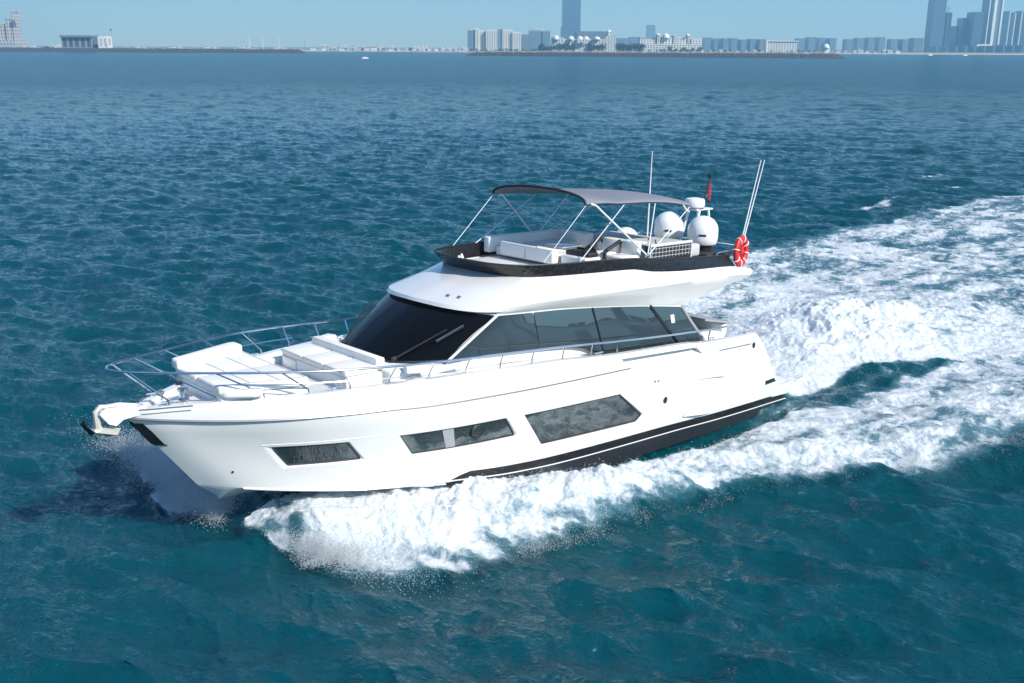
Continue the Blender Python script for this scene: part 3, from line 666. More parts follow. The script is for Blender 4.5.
    soft('bolster', [(18.02, -1.12), (18.02, -.80), (16.5, -1.22), (16.32, -1.28), (16.32, -1.66), (16.5, -1.68)], 3.18, 3.40, CUSH, .06)
    soft('bolster', [(17.98, .86), (17.92, 1.02), (17.45, 1.32), (17.25, 1.30), (17.2, .95)], 3.0, 3.16, CUSH, .05)
    soft('bow_bench', [(15.38, -1.30), (15.38, 1.30), (14.5, 1.34), (14.5, -1.34)], 2.70, 3.04, GEL2, .03)
    for y0, y1 in ((-1.30, -.44), (-.42, .42), (.44, 1.30)):
        soft('bench_cushion', [(15.40, y0), (15.40, y1), (14.6, y1), (14.6, y0)], 3.05, 3.18, CUSH, .035)
    br = soft('bench_backrest', [(14.62, -1.29), (14.62, 1.29), (14.40, 1.29), (14.40, -1.29)], 3.08, 3.33, CUSH, .04)
    SEAM = mat('grey_seam_and_shadow', (.42, .42, .40), .8, noise=.05)  # grey draws the seams, with the shadow along the cushions put into it
    for pts in (([(17.93, -.98, 3.243), (16.36, -1.40, 3.243), (16.36, 1.32, 3.243), (17.93, .92, 3.243)]), ([(17.4, -1.12, 3.243), (17.4, 1.06, 3.243)]), ([(16.85, -1.26, 3.243), (16.85, 1.19, 3.243)])):
        q = MB(); q.tube(pts, .008, 5); q.build('cushion_seam_shadow', SEAM, root)
    for pts in (([(14.66, -1.27, 3.335), (14.66, 1.27, 3.335)]), ([(14.635, -.43, 3.1), (14.635, -.43, 3.34)]), ([(14.635, .43, 3.1), (14.635, .43, 3.34)]), ([(15.41, -1.28, 3.15), (15.41, 1.28, 3.15)]), ([(9.16, -1.06, 5.08), (9.16, .86, 5.08)]), ([(9.16, -.1, 4.78), (9.16, -.1, 5.08)])):
        q = MB(); q.tube(pts, .008, 5); q.build('cushion_seam_shadow', SEAM, root)
    for (x, y) in ((17.2, -2.0), ):
        pass
    for sgn in (1, -1):   # deck hatches and seams on the foredeck and raised side decks
        q = MB(); q.tube([(x, sgn * (float(YB(x)) * .972 - .22), float(ZT(x)) - .018) for x in np.linspace(9.7, 14.1, 20)], .007, 5); q.build('deck_seam', SEAM, root)
    ht = MB(); ht.box((15.85, .1, 2.775), (.55, .6, .03), bev=.012); hh_ = ht.build('deck_hatch', GEL, root)
    hp = MB(); hp.box((15.39, -.95, 2.88), (.02, .55, .26), bev=.008); hp.build('locker_door', GEL, root)
    # coachroof step between the screen and the bench
    soft('coach_step', [(14.42, -1.5), (14.42, 1.5), (13.0, 1.95), (13.0, -1.95)], 2.72, 3.06, GEL2, .05)
    for sgn in (1, -1):
        soft('side_moulding', [(17.2, sgn * 1.0), (17.15, sgn * 1.22), (15.6, sgn * 1.83), (14.35, sgn * 2.1), (14.3, sgn * 1.7), (15.6, sgn * 1.45)], 2.74, 2.90, GEL2, .03)
        q = MB(); q.box((13.95, sgn * 1.72, 3.10), (.45, .3, .16), bev=.05, rot=Matrix.Rotation(sgn * -.35, 3, 'Z')); q.build('step_block', GEL2, root)
    # ------------------------------------------------ bow fittings
    wl = MB(); wl.lathe((18.35, .12, 2.82), [(.12, 0), (.12, .06), (.08, .1), (.07, .2), (.11, .23), (.11, .28), (.04, .3)], 16); wl.box((18.2, -.1, 2.86), (.2, .22, .1), bev=.03)
    wd = wl.build('windlass', STEEL, root)
    chn = MB()
    for i in range(14): chn.box((18.45 + i * .065, .12 - .12 * i / 14, 2.86), (.075, .035 if i % 2 else .05, .03), bev=.01)
    chn.build('anchor_chain', GALV, wd)
    for sgn in (1, -1):
        for x in (18.75, 15.9, 9.0, 4.6):
            y = float(YB(x)) * .972 - .14; z = float(ZT(x))
            q = MB(); q.tube([(x - .14, sgn * y, z + .07), (x + .14, sgn * y, z + .07)], .018, 8); q.tube([(x - .05, sgn * y, z - .01), (x - .05, sgn * y, z + .07)], .014, 6); q.tube([(x + .05, sgn * y, z - .01), (x + .05, sgn * y, z + .07)], .014, 6); q.build('cleat', STEEL, root)
    for (x, y) in ((18.6, -.3), (18.05, -.75)):
        q = MB(); q.lathe((x, y, 2.82), [(.03, 0), (.03, .1), (.055, .11), (.055, .16), (.02, .17)], 12); q.build('deck_fitting', DARKT if y < -.5 else STEEL, root)
    ro = MB()
    for sgn in (1, -1):
        ro.prism([(19.1, sgn * .12, 2.86), (19.5, sgn * .12, 2.96), (19.86, sgn * .11, 2.97), (19.98, sgn * .11, 2.88), (19.82, sgn * .11, 2.66), (19.68, sgn * .11, 2.60), (19.55, sgn * .12, 2.70), (19.1, sgn * .12, 2.74)], (0, sgn * .03, 0))
    ro.prism([(19.1, -.12, 2.83), (19.78, -.12, 2.86), (19.78, .12, 2.86), (19.1, .12, 2.83)], (0, 0, .03)); ro.lathe((19.88, 0, 2.87), [(.02, -.13), (.075, -.11), (.05, 0), (.075, .11), (.02, .13)], 14, axis='y')
    rol = ro.build('bow_roller', GEL, root, ang=30)
    an = MB(); an.tube([(19.6, 0, 2.95), (19.92, 0, 2.98), (20.0, 0, 2.90), (19.98, 0, 2.6), (19.9, 0, 2.47)], [.03, .05, .055, .07, .08], 8)
    # plough fluke
    an.add([(20.02, 0, 2.60), (19.55, 0, 2.50), (19.72, .24, 2.46), (19.72, -.24, 2.46), (19.80, 0, 2.38), (20.1, .1, 2.55), (20.1, -.1, 2.55)], [(0, 5, 2, 1), (0, 1, 3, 6), (4, 1, 2), (4, 3, 1), (4, 2, 5), (4, 6, 3), (4, 5, 6), (0, 6, 5)])
    anc = an.build('anchor', GALV, root, ang=30)
    tp = MB(); tp.add([(20.07, .13, 2.55), (20.07, -.13, 2.55), (20.24, .05, 2.80), (20.24, -.05, 2.80), (20.30, 0, 2.72), (20.12, 0, 2.46), (20.2, .09, 2.66), (20.2, -.09, 2.66)], [(0, 6, 2, 3, 7, 1), (0, 5, 4, 6), (1, 7, 4, 5), (6, 4, 2), (7, 3, 4), (2, 4, 3), (0, 1, 5)]); tp.build('fluke_tip', BOOT, anc)
    # ------------------------------------------------ guard rails
    RX = [4.06, 5.2, 8.5, 10.4, 12, 14.1, 15.8, 17.1, 18.2, 19.2, 19.62, 19.75]
    ry = spl(RX, [2.46, 2.48, 2.48, 2.47, 2.44, 2.33, 2.08, 1.62, 1.1, .55, .25, .0]); rz = spl(RX, [2.80, 2.84, 3.03, 3.18, 3.27, 3.37, 3.46, 3.52, 3.58, 3.64, 3.67, 3.68])
    xs = np.r_[np.linspace(4.06, 18.6, 60), np.linspace(18.7, 19.75, 22)]
    right = [(x, float(ry(x)), float(rz(x))) for x in xs]
    br_ = MB(); br_.tube(right + [(p[0], -p[1], p[2]) for p in right[-2::-1]], .024, 8); bow = br_.build('guard_rail', STEEL, root)
    lean = [(18.75, 19.50), (18.0, 18.95), (17.2, 18.15), (16.4, 17.05), (15.6, 15.95)]
    for sgn in (1, -1):
        for xb_, xt_ in lean + [(x, x) for x in (14.8, 13.9, 13.0, 12.1, 11.2, 10.25, 9.3, 8.4, 7.5, 6.6, 5.7, 4.8)]:
            y0 = float(YB(xb_)) * .972 - .1
            q = MB(); q.tube([(xb_, sgn * y0, float(ZT(xb_)) - .02), (xb_ + (.02 if xt_ > xb_ else 0), sgn * y0, float(ZT(xb_)) + .1), (xt_, sgn * float(ry(xt_)), float(rz(xt_)))], .017, 6); q.build('stanchion', STEEL, bow)
        mr = MB(); xx = np.linspace(14.6, 17.6, 16); mr.tube([(x, sgn * (float(ry(x)) * .55 + .45 * (float(YB(x)) * .972 - .1)), float(rz(x)) - .27) for x in xx], .013, 6); mr.build('mid_rail', STEEL, bow)
    # ------------------------------------------------ flybridge
    cb = contour([(3.3, 2.05, 4.32), (5, 2.10, 4.41), (6.85, 2.095, 4.53), (7.6, 2.055, 4.65), (8.7, 1.965, 4.67), (9.6, 1.835, 4.68), (10.3, 1.655, 4.685), (10.79, 1.33, 4.69), (11.04, .8, 4.70), (11.13, 0, 4.71)], 60)
    ct = contour([(3.55, 1.95, 4.62), (5, 2.02, 4.69), (6.85, 2.06, 4.83), (7.8, 2.05, 4.91), (8.7, 1.99, 4.94), (9.7, 1.86, 4.95), (10.5, 1.68, 4.96), (11.02, 1.38, 4.97), (11.30, .8, 4.98), (11.40, 0, 4.99)], 60)
    inn = ct.copy(); inn[:, 1] *= .965; inn[:, 0] -= .08 * sstep(9, 11.5, inn[:, 0]); inb = cb.copy(); inb[:, 1] *= .945; inb[:, 0] -= .1 * sstep(9, 11.5, inb[:, 0]); inb[:, 2] -= .05
    mc = MB(); L4 = [full(q) for q in (cb, cb + (ct - cb) * .5 + np.array([0, .012, 0]), ct, inn, inb)]
    for a, c in zip(L4, L4[1:]): mc.grid([a, c])
    for e in (0, -1): mc.add([l_[e] for l_ in L4], [(0, 1, 2, 3, 4)])
    mc.build('mesh_cover', MESHC2, root, ang=40)
    tr = MB(); tr.tube(full(ct + np.array([0, 0, .012])), .02, 6); tr.build('cover_piping', DARKT, root)
    def panel(name, c, d, m, bev=.05, rz_=0, par=root):
        q = MB(); q.box(c, d, bev=bev, rot=Matrix.Rotation(rz_, 3, 'Z'), seg=3); return q.build(name, m, par, ang=50)
    dk = panel('fly_dash', (9.75, 0, 4.60), (2.1, 2.9, .12), GEL2, .04)
    panel('sofa_back', (9.04, -.1, 4.93), (.22, 1.95, .36), CUSH)
    panel('sofa_back', (7.75, -1.62, 4.95), (2.75, .24, .42), CUSH)
    panel('sofa_back', (6.42, -1.0, 4.97), (.24, 1.1, .42), CUSH)
    panel('sofa_seat', (8.45, -.35, 4.80), (1.0, 2.2, .24), CUSH)
    panel('sofa_seat', (7.3, -1.2, 4.80), (1.6, .7, .24), CUSH)
    panel('seat_front', (8.45, .77, 4.72), (.9, .04, .26), CREAM, .01)
    panel('cocktail_table', (7.55, -.35, 4.96), (.75, .7, .05), GEL, .02)
    hc = panel('helm_console', (8.65, 1.35, 4.82), (.55, .85, .34), GEL2)
    q = MB(); q.lathe((0, 0, 0), [(.18, -.012), (.2, 0), (.18, .012)], 20, axis='x'); q.v = [(8.28 + v[0] + v[2] * .35, 1.35 + v[1], 5.02 + v[2]) for v in q.v]; q.build('steering_wheel', DARKT, hc)
    panel('instrument_hood', (8.62, 1.35, 5.04), (.35, .8, .12), MESHC, .04, par=hc)
    for y in (.95, 1.6):
        sb = panel('helm_seat', (7.45, y, 4.80), (.6, .56, .26), CUSH, .06)
        q = MB(); q.box((7.12, y, 5.02), (.16, .58, .46), bev=.06, rot=Matrix.Rotation(-.12, 3, 'Y')); q.build('seat_back', CUSH, sb)
        q = MB(); q.tube([(7.75, y - .3, 4.72), (7.72, y - .31, 5.0), (7.2, y - .31, 5.22), (7.0, y - .31, 5.0)], .05, 8); q.build('seat_frame', DARKT, sb)
    panel('sofa_back', (6.5, .75, 4.99), (.2, 1.5, .34), CUSH, rz_=.1)
    panel('lounge_cushion', (6.15, .8, 4.78), (.9, 1.9, .2), GREYC)
    panel('aft_sun_pad', (5.3, .2, 4.84), (1.5, 3.2, .34), GREYC, .07)
    # barbecue guard with white frame and lattice
    gr = MB(); gr.tube([(6.75, 1.92, 4.62), (6.75, 1.92, 5.13), (5.12, 1.92, 5.13), (5.12, 1.92, 4.5)], .035, 8); gf = gr.build('guard_frame', WTUBE, root)
    gm = MB(); gm.box((5.93, 1.90, 4.86), (1.58, .02, .5)); gm.build('guard_panel', MESHC, gf)
    lt = MB()
    for i in range(12): lt.box((5.2 + i * .132, 1.915, 4.94), (.012, .012, .30))
    for j in range(3): lt.box((5.93, 1.916, 4.84 + j * .1), (1.58, .014, .012))
    lt.build('guard_lattice', GREYC, gf)
    tt = panel('bar_top', (5.93, 1.55, 5.11), (1.5, .8, .04), GREYC, .015)
    # domes, radar mast, antennas
    def dome(x, y, z, r, h, name):
        prof = [(r * .55, -.0), (r * .86, .0), (r * .95, .06 * h), (r, .25 * h), (r, .5 * h)] + [(r * math.cos(a), .5 * h + .5 * h * math.sin(a)) for a in np.linspace(.15, 1.5, 10)]
        q = MB(); q.lathe((x, y, z), prof, 28); d = q.build(name, DOME, root, ang=50)
        b_ = MB(); b_.lathe((x, y, z - .16), [(r * .5, 0), (r * .62, .02), (r * .7, .13), (r * .55, .158)], 20); b_.build('dome_base', DARKT, d)
        k = MB(); k.box((x + r * .80, y + r * .60, z + .36 * h), (.014, .2, .055), rot=Matrix.Rotation(.64, 3, 'Z')); k.build('dome_logo', DARKT, d)
        return d
    dome(2.95, .62, 4.73, .43, .80, 'satellite_dome'); dome(2.95, -.62, 4.73, .43, .80, 'satellite_dome')
    q = MB(); q.box((3.1, 0, 4.42), (1.1, 2.7, .32), bev=.08); q.build('mast_plinth', MESHC, root)
    q = MB(); q.lathe((4.1, -1.25, 4.74), [(.34, 0), (.36, .05), (.33, .16), (.24, .27), (.12, .33), (.02, .35)], 24); q.build('small_dome', DOME, root, ang=60)
    pd = panel('dome_plinth', (4.1, -1.25, 4.58), (.8, .8, .3), GREYC, .05)
    mast = MB()
    for y in (.2, -.2):
        mast.tube([(3.05, y, 4.5), (2.75, y, 5.1), (2.62, y, 5.62)], .04, 8); mast.tube([(2.1, y, 4.55), (2.15, y, 5.3), (2.2, y, 5.62)], .035, 8)
    mast.box((2.42, 0, 5.64), (.75, .5, .05), bev=.02); ms = mast.build('radar_mast', WTUBE, root)
    rd = MB(); rd.lathe((2.6, 0, 5.68), [(.2, 0), (.27, .02), (.29, .07), (.29, .2), (.26, .26), (.1, .29)], 24); rad = rd.build('radar', DOME, root, ang=40)
    rb = MB(); rb.lathe((2.6, 0, 5.665), [(.28, 0), (.285, .03), (.27, .045)], 24); rb.build('radar_base', RUBM, rad)
    fp = MB(); fp.tube([(2.25, 0, 5.66), (2.1, 0, 6.1), (1.98, 0, 6.5)], .022, 8); fp.lathe((1.96, 0, 6.5), [(.02, 0), (.06, .02), (.07, .1), (.03, .14)], 12); fp.build('light_mast', DARKT, ms)
    sl = MB(); sl.tube([(2.78, .24, 5.05), (2.9, .24, 4.75)], .045, 8); sl.build('mast_light', REDM, ms)
    for (a, c, r) in (((3.45, -1.0, 4.72), (3.38, -1.03, 7.25), .02),):
        q = MB(); q.tube([a, ((a[0] + c[0]) / 2, (a[1] + c[1]) / 2, (a[2] + c[2]) / 2), c], [.024, .02, .01], 8); q.build('whip_antenna', WTUBE, root)
    for dx in (0, .16):
        q = MB(); q.tube([(2.62 - dx, 1.62 - dx * .3, 4.2), (2.42 - dx, 1.6 - dx * .3, 5.0), (1.66 - dx * 1.1, 1.5, 7.1)], [.024, .02, .012], 8); q.build('whip_antenna', WTUBE, root)
    ar = MB(); ar.tube([(4.2, 1.95, 4.42), (4.0, 1.95, 4.72), (2.75, 1.9, 4.76), (2.56, 1.7, 4.76), (2.52, 0, 4.76), (2.56, -1.7, 4.76), (2.75, -1.9, 4.76), (4.0, -1.95, 4.72), (4.2, -1.95, 4.42)], .025, 8)
    arr = ar.build('aft_rail', STEEL, root)
    for (x, y) in ((2.75, 1.9), (2.56, 1.7), (2.52, .5), (2.52, -.5), (2.56, -1.7), (2.75, -1.9)):
        q = MB(); q.tube([(x + .03, y, 4.1), (x, y, 4.76)], .018, 6); q.build('stanchion', STEEL, arr)
    # ------------------------------------------------ bimini
    bows = [(8.84, 1.66, 6.25, .30), (8.1, 1.62, 6.24, .20), (7.55, 1.60, 6.20, .13), (6.7, 1.57, 6.18, .18), (5.7, 1.52, 6.12, .20), (4.62, 1.46, 5.97, .16)]
    rws = []
    for x in np.linspace(8.84, 4.62, 41):
        xs_ = [b_[0] for b_ in bows][::-1]; hw = float(spl(xs_, [b_[1] for b_ in bows][::-1])(x)); ze = float(spl(xs_, [b_[2] for b_ in bows][::-1])(x)); cw = float(spl(xs_, [b_[3] for b_ in bows][::-1])(x))
        sag = .015 * math.sin((x - 4) / 4.84 * 12)
        rws.append([(x + .03 * math.cos(math.pi * k / 24 * 2), hw * math.cos(math.pi * k / 24) if True else 0, ze + (cw + sag) * math.sin(math.pi * k / 24) ** .75 * 1.0) for k in range(25)])
    cn = MB(); cn.grid(rws); cn.grid([[(p[0], p[1] * .992, p[2] - .015) for p in r] for r in rws])
    for e in (0, -1): cn.grid([rws[e], [(p[0], p[1] * .992, p[2] - .015) for p in rws[e]]])
    for k in (0, 24): cn.grid([[r[k] for r in rws], [(r[k][0], r[k][1] * .992, r[k][2] - .015) for r in rws]])
    bim = cn.build('bimini_canopy', CANV, root, ang=50)
    ed = MB(); ed.tube([(p[0] + .01, p[1], p[2]) for p in rws[0]], .032, 8)
    ed.tube([(r[0][0], r[0][1], r[0][2]) for r in rws], .018, 6); ed.tube([(r[24][0], r[24][1], r[24][2]) for r in rws], .018, 6); ed.build('canopy_edging', CANVE, bim)
    for sgn in (1, -1):
        F = (6.98, sgn * 2.04, 4.92)
        for pts, r in (([(8.70, sgn * 1.66, 6.27), (8.55, sgn * 1.70, 6.22), F], .024), ([(7.4, sgn * 1.58, 6.19), (9.25, sgn * 1.9, 4.96)], .011), ([(4.68, sgn * 1.46, 5.96), F], .013),
                       ([(5.0, sgn * 1.48, 6.03), (4.9, sgn * 1.52, 5.90), (4.75, sgn * 1.50, 5.83)], .022), ([(6.2, sgn * 1.54, 6.14), F], .013), ([(8.84, sgn * 1.66, 6.26), (10.2, sgn * 1.66, 5.0)], .008)):
            q = MB(); q.tube(pts, r, 8); q.build('bimini_pole', WTUBE, bim)
        q = MB(); q.box(F, (.14, .06, .1), bev=.02); q.build('bimini_bracket', STEEL, bim)
    for (x, y) in ((10.3, -1.2), (10.55, -1.0)):
        q = MB(); q.lathe((x, y, 4.64), [(.05, 0), (.06, .12), (.03, .2), (.02, .22)], 12); q.build('fly_fitting', WTUBE, root)
    # roof light fittings below the coaming
    for (x, y) in ((12.28, .75), (12.2, 1.05)):
        q = MB(); q.box((x, y, 4.34), (.05, .1, .03), bev=.01); q.build('roof_fitting', RUBM, root)
    # ------------------------------------------------ things carried by the yacht
    lr = MB(); Rr_, r_ = .30, .09
    rows_ = [[((Rr_ + r_ * math.cos(b_)) * math.cos(a), r_ * .8 * math.sin(b_), (Rr_ + r_ * math.cos(b_)) * math.sin(a) * 1.15) for b_ in np.linspace(0, 2 * math.pi, 13)[:-1]] for a in np.linspace(0, 2 * math.pi, 41)]
    lr.grid(rows_, close=True); ring = lr.build('life_ring', REDM, None, ang=60)
    ring.matrix_world = YM @ Matrix.Translation((3.05, 2.03, 4.70)) @ Matrix.Rotation(R(10), 4, 'Z')
    tag(ring, 'red life ring with white webbing bands hung on the aft flybridge rail', 'life ring')
    for k in range(8):
        a = k * math.pi / 4 + .2; q = MB()
        q.tube([((Rr_ + (r_ + .008) * math.cos(b_)) * math.cos(a), (r_ * .8 + .008) * math.sin(b_), (Rr_ + (r_ + .008) * math.cos(b_)) * math.sin(a) * 1.15) for b_ in np.linspace(0, 2 * math.pi, 15)[:-1]], .017, 6, closed=True); q.build('webbing_band', WHITEM, ring)
    q = MB()
    for k in range(8):
        a = k * math.pi / 4 + .2; q.tube([(.05 * math.cos(a), 0, .05 * math.sin(a)), (.25 * math.cos(a), 0, .28 * math.sin(a))], .03, 6)
    q.lathe((0, 0, 0), [(.02, -.06), (.09, -.05), (.09, .05), (.02, .06)], 12, axis='y'); q.build('rope_bundle', REDM, ring)
    fl_ = MB(); rr_ = []
    for i in range(11):
        s_ = i / 10; x = -.26 * s_; w_ = .045 * math.sin(5 * s_)
        rr_.append([(x * .42 + .0, w_ + .0, -.10 * s_ - .40 * t + .04 * math.sin(3 * t + 4 * s_)) for t in np.linspace(0, 1, 9)])
    for (a, c, mi) in ((0, 3, 1), (3, 5, 2), (5, 8, 3)): fl_.grid([r[a:c + 1] for r in rr_], mi)
    fl_.grid([r[:] for r in rr_[:4]], 0)
    fl_.v = [(v[0] + (.006 if i >= len(fl_.v) - 36 else 0), v[1] + (.006 if i >= len(fl_.v) - 36 else 0), v[2]) for i, v in enumerate(fl_.v)]
    flg = fl_.build('flag', [FLAGR, FLAGG, FLAGW, FLAGK], None); flg.matrix_world = YM @ Matrix.Translation((2.03, .03, 6.36)) @ Matrix.Scale(1.15, 4)
    tag(flg, 'small drooping red, green, white and black flag on the light mast above the radar', 'flag')
    return root
YACHT = build_yacht()
# ================================================================== THE FAR COAST
def wp(px, py, Dp):
    """point seen at column px, row py on the vertical plane Dp metres ahead"""
    a, b = px - 512, py - 341.5; a, b = a * _cr + b * _sr, -a * _sr + b * _cr
    d = _F * 1.0 + _Rt * (a / FPX) - _U * (b / FPX); t = Dp / d.y
    return Vector((d.x * t, Dp, CAM_H + d.z * t))
def facade(name, wall, glass, sx, sz, frac=.5, rough=.6):
    m = bpy.data.materials.new(name); m.use_nodes = True; n = m.node_tree.nodes; l = m.node_tree.links; b = n['Principled BSDF']
    tc = n.new('ShaderNodeTexCoord'); sp = n.new('ShaderNodeSeparateXYZ'); l.new(tc.outputs['Object'], sp.inputs[0])
    def mt(op, a, c=None):
        x = n.new('ShaderNodeMath'); x.operation = op
        for i, v in enumerate((a, c)):
            if v is None: continue
            if isinstance(v, (int, float)): x.inputs[i].default_value = v
            else: l.new(v, x.inputs[i])
        return x.outputs[0]
    u = mt('FRACT', mt('DIVIDE', mt('ADD', sp.outputs['X'], mt('MULTIPLY', sp.outputs['Y'], 1.0)), sx)); v = mt('FRACT', mt('DIVIDE', sp.outputs['Z'], sz))
    mk = mt('MULTIPLY', mt('LESS_THAN', mt('ABSOLUTE', mt('SUBTRACT', u, .5)), frac * .5), mt('LESS_THAN', mt('ABSOLUTE', mt('SUBTRACT', v, .5)), .3))
    mx = n.new('ShaderNodeMix'); mx.data_type = 'RGBA'; l.new(mk, mx.inputs['Factor']); mx.inputs['A'].default_value = (*wall, 1); mx.inputs['B'].default_value = (*glass, 1)
    ns = n.new('ShaderNodeTexNoise'); ns.inputs['Scale'].default_value = .05; l.new(tc.outputs['Object'], ns.inputs['Vector'])
    m2 = n.new('ShaderNodeMix'); m2.data_type = 'RGBA'; m2.blend_type = 'MULTIPLY'; m2.inputs['Factor'].default_value = .25; l.new(mx.outputs['Result'], m2.inputs['A']); l.new(ns.outputs['Fac'], m2.inputs['B'])
    l.new(m2.outputs['Result'], b.inputs['Base Color']); b.inputs['Roughness'].default_value = rough; return m
WHITEF = facade('white_rendered_facade', (.74, .72, .68), (.16, .18, .2), 5, 3.6, .5)
PINKF = facade('pale_pink_facade', (.60, .54, .50), (.14, .14, .15), 7, 7, .45)
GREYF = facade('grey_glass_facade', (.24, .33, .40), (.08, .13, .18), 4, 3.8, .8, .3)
DARKF = facade('dark_glass_facade', (.12, .21, .29), (.05, .10, .15), 4, 4, .85, .25)
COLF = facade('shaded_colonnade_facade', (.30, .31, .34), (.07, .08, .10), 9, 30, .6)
WALLW = mat('white_render', (.74, .73, .70), .7, noise=.05, nscale=.05)
ROOFG = mat('grey_roof', (.30, .31, .33), .8, noise=.1, nscale=.05)
ROOFB = mat('blue_grey_roof', (.14, .19, .24), .7, noise=.1, nscale=.05)
SAND = mat('pale_beach_sand', (.55, .50, .42), .95, noise=.08, nscale=.01)
EARTH = mat('dry_scrub_ground', (.22, .20, .15), .95, noise=.2, nscale=.004)
ROCK = mat('dark_breakwater_rock', (.055, .055, .055), .9, noise=.5, nscale=.35)
LEAF = mat('distant_foliage', (.045, .075, .035), .8, noise=.4, nscale=.2)
BARK = mat('distant_trunk', (.16, .12, .09), .9, noise=.2)
MASTM = mat('grey_mast_paint', (.35, .36, .38), .6, noise=.05)

def coast():
    def hor(x): return 47 + .0045 * (x - 512)
    shore = [(-160, 50.2), (0, 51.2), (150, 51.0), (310, 51.3), (470, 52.3), (600, 53.0), (760, 53.6), (905, 54.3), (1024, 54.9), (1200, 55.6)]
    def gp(px, py):
        a, b = px - 512, py - 341.5; a, b = a * _cr + b * _sr, -a * _sr + b * _cr
        d = _F + _Rt * (a / FPX) - _U * (b / FPX); t = -CAM_H / d.z; return Vector((d.x * t, d.y * t, 0))
    E_ = [gp(*p) for p in shore]
    q = MB(); rows = []
    for p in E_:
        s_ = 1; dirv = Vector((p.x * .12, p.y, 0)).normalized()
        rows.append([(p.x, p.y - 6, -.6), (p.x, p.y + 4, .5), (p.x + dirv.x * 40, p.y + 40, 1.6)])
    q.grid(rows); tag(q.build('beach', SAND, None, ang=80), 'strip of pale sand along the far shore', 'beach', kind='structure')
    q = MB(); q.grid([[(r[2][0], r[2][1], 1.55), (r[2][0] * 1.2, r[2][1] + 900, 2.5), (r[2][0] * 2.2, 6800, 3)] for r in rows]); tag(q.build('land', EARTH, None), 'low flat land behind the far shore', 'land', kind='structure')
    # breakwaters: rough rock ridges
    def ridge(pa, pb, ha, hb, wd, label, cap=None):
        A = gp(*pa); B = gp(*pb); n = int((B - A).length / 2.2); nd = Vector((-(B - A).y, (B - A).x, 0)).normalized(); rg = np.random.default_rng(abs(int(pa[0])) + 5)
        q = MB(); rows = []
        for i in range(n + 1):
            f = i / n; p = A + (B - A) * f; h = (ha + (hb - ha) * f) * min(1, i / 6, (n - i) / 6) ** .5 if 0 < i < n else -.5
            row = []
            for j in range(8):
                g = j / 7; prof = math.sin(math.pi * min(1, max(0, g))) ** .7
                jt = rg.uniform(-.55, .55, 3)
                row.append(p + nd * ((g - .0) * wd) + Vector((jt[0], jt[1], max(-.8, h * prof - .5 + jt[2] * (1 if 0 < j < 7 else 0)))))
            rows.append(row)
        q.grid(rows); o = q.build('breakwater', ROCK, None, smooth=False); tag(o, label, 'breakwater')
        if cap:
            c = MB(); c.prism([A + nd * wd * .45 + Vector((0, 0, ha * .92)), B + nd * wd * .45 + Vector((0, 0, hb * .92)), B + nd * wd * .75 + Vector((0, 0, hb * .92)), A + nd * wd * .75 + Vector((0, 0, ha * .92))], (0, 0, .9)); c.build('parapet', SAND, o)
        return o
    ridge((-60, 51.4), (304, 53.3), 6.8, 5.6, 22, 'long dark rock breakwater at the left below the low colonnaded building')
    ridge((464, 55.6), (846, 58.4), 4.6, 5.2, 18, 'dark rock breakwater with pale crest in front of the domed palace hotel', cap=True)
    # ---- building helper: footprint from columns, turned by rot so that its sunlit right end shows
    def block(parent, name, px0, px1, ytop, D, m, depth=25, ybase=None, rot=0, lean=0, x_off=0):
        a = wp(px0, 47, D + (depth if px0 > 520 else 0)); b = wp(px1, 47, D + (depth if px1 < 504 else 0)); top = wp((px0 + px1) / 2, ytop, D).z; z0 = 1 if ybase is None else wp((px0 + px1) / 2, ybase, D).z
        cx = (a.x + b.x) / 2 - parent.location.x; w = b.x - a.x; cy = D + depth / 2 - parent.location.y
        ww = (w - depth * abs(math.sin(rot))) / max(.3, math.cos(rot)) if rot else w
        q = MB(); q.box((0, 0, (top - z0) / 2), (max(2, ww), depth, top - z0), rot=None)
        o = q.build(name, m, parent, smooth=False); o.location = (cx, cy, z0 - parent.location.z); o.rotation_euler = (0, 0, rot); return o
    def thing(name, px, D, label, cat, group=None):
        p = wp(px, 47, D); e = empty(name, (p.x, D, 0)); tag(e, label, cat, group); return e
    def cap(parent, src, m, h=2, over=.5):
        d = src.dimensions; q = MB(); q.box((0, 0, h / 2), (d.x + over, d.y + over, h)); o = q.build('roof', m, parent, smooth=False); bpy.context.view_layer.update()
        o.location = src.location + Vector((0, 0, max(v.co.z for v in src.data.vertices))); o.rotation_euler = src.rotation_euler; return o
    def dome_(parent, px, ytop, ybot, D, rpx, m=WALLW):
        t = wp(px, ytop, D); b = wp(px, ybot, D); r = rpx * D / FPX; q = MB(); h = t.z - b.z
        q.lathe((0, 0, 0), [(r, 0), (r * 1.0, h * .25), (r * .86, h * .5), (r * .55, h * .72), (r * .12, h * .85), (r * .06, h)], 14); o = q.build('dome', m, parent); o.location = (t.x - parent.location.x, D - 2 - parent.location.y, b.z); return o
    # far left stepped hotel
    t = thing('stepped_hotel', 10, 2300, 'pale pink stepped hotel with a tall corner turret at the far left edge', 'hotel')
    for (a, b, y) in ((-40, 1, 27), (-8, 11, 25), (8, 20, 19.5), (15, 23.5, 12.5)):
        o = block(t, 'wall', a, b, y, 2300 + (a + 40) * .3, PINKF, 30); cap(t, o, ROOFG, 1.5)
    dome_(t, 19, 9.5, 13, 2300, 3.4, ROOFG); block(t, 'podium', -40, 27, 40, 2290, PINKF, 50)
    q = MB(); q.prism([(-80, -18, 8), (36, -18, 8), (46, -30, 1), (-80, -30, 1)], (0, 0, 1)); q.build('awning', ROOFG, t)
    # low colonnaded building
    t = thing('colonnaded_building', 85, 1600, 'low dark fronted building with deep flat roof and sunlit white end wall', 'building')
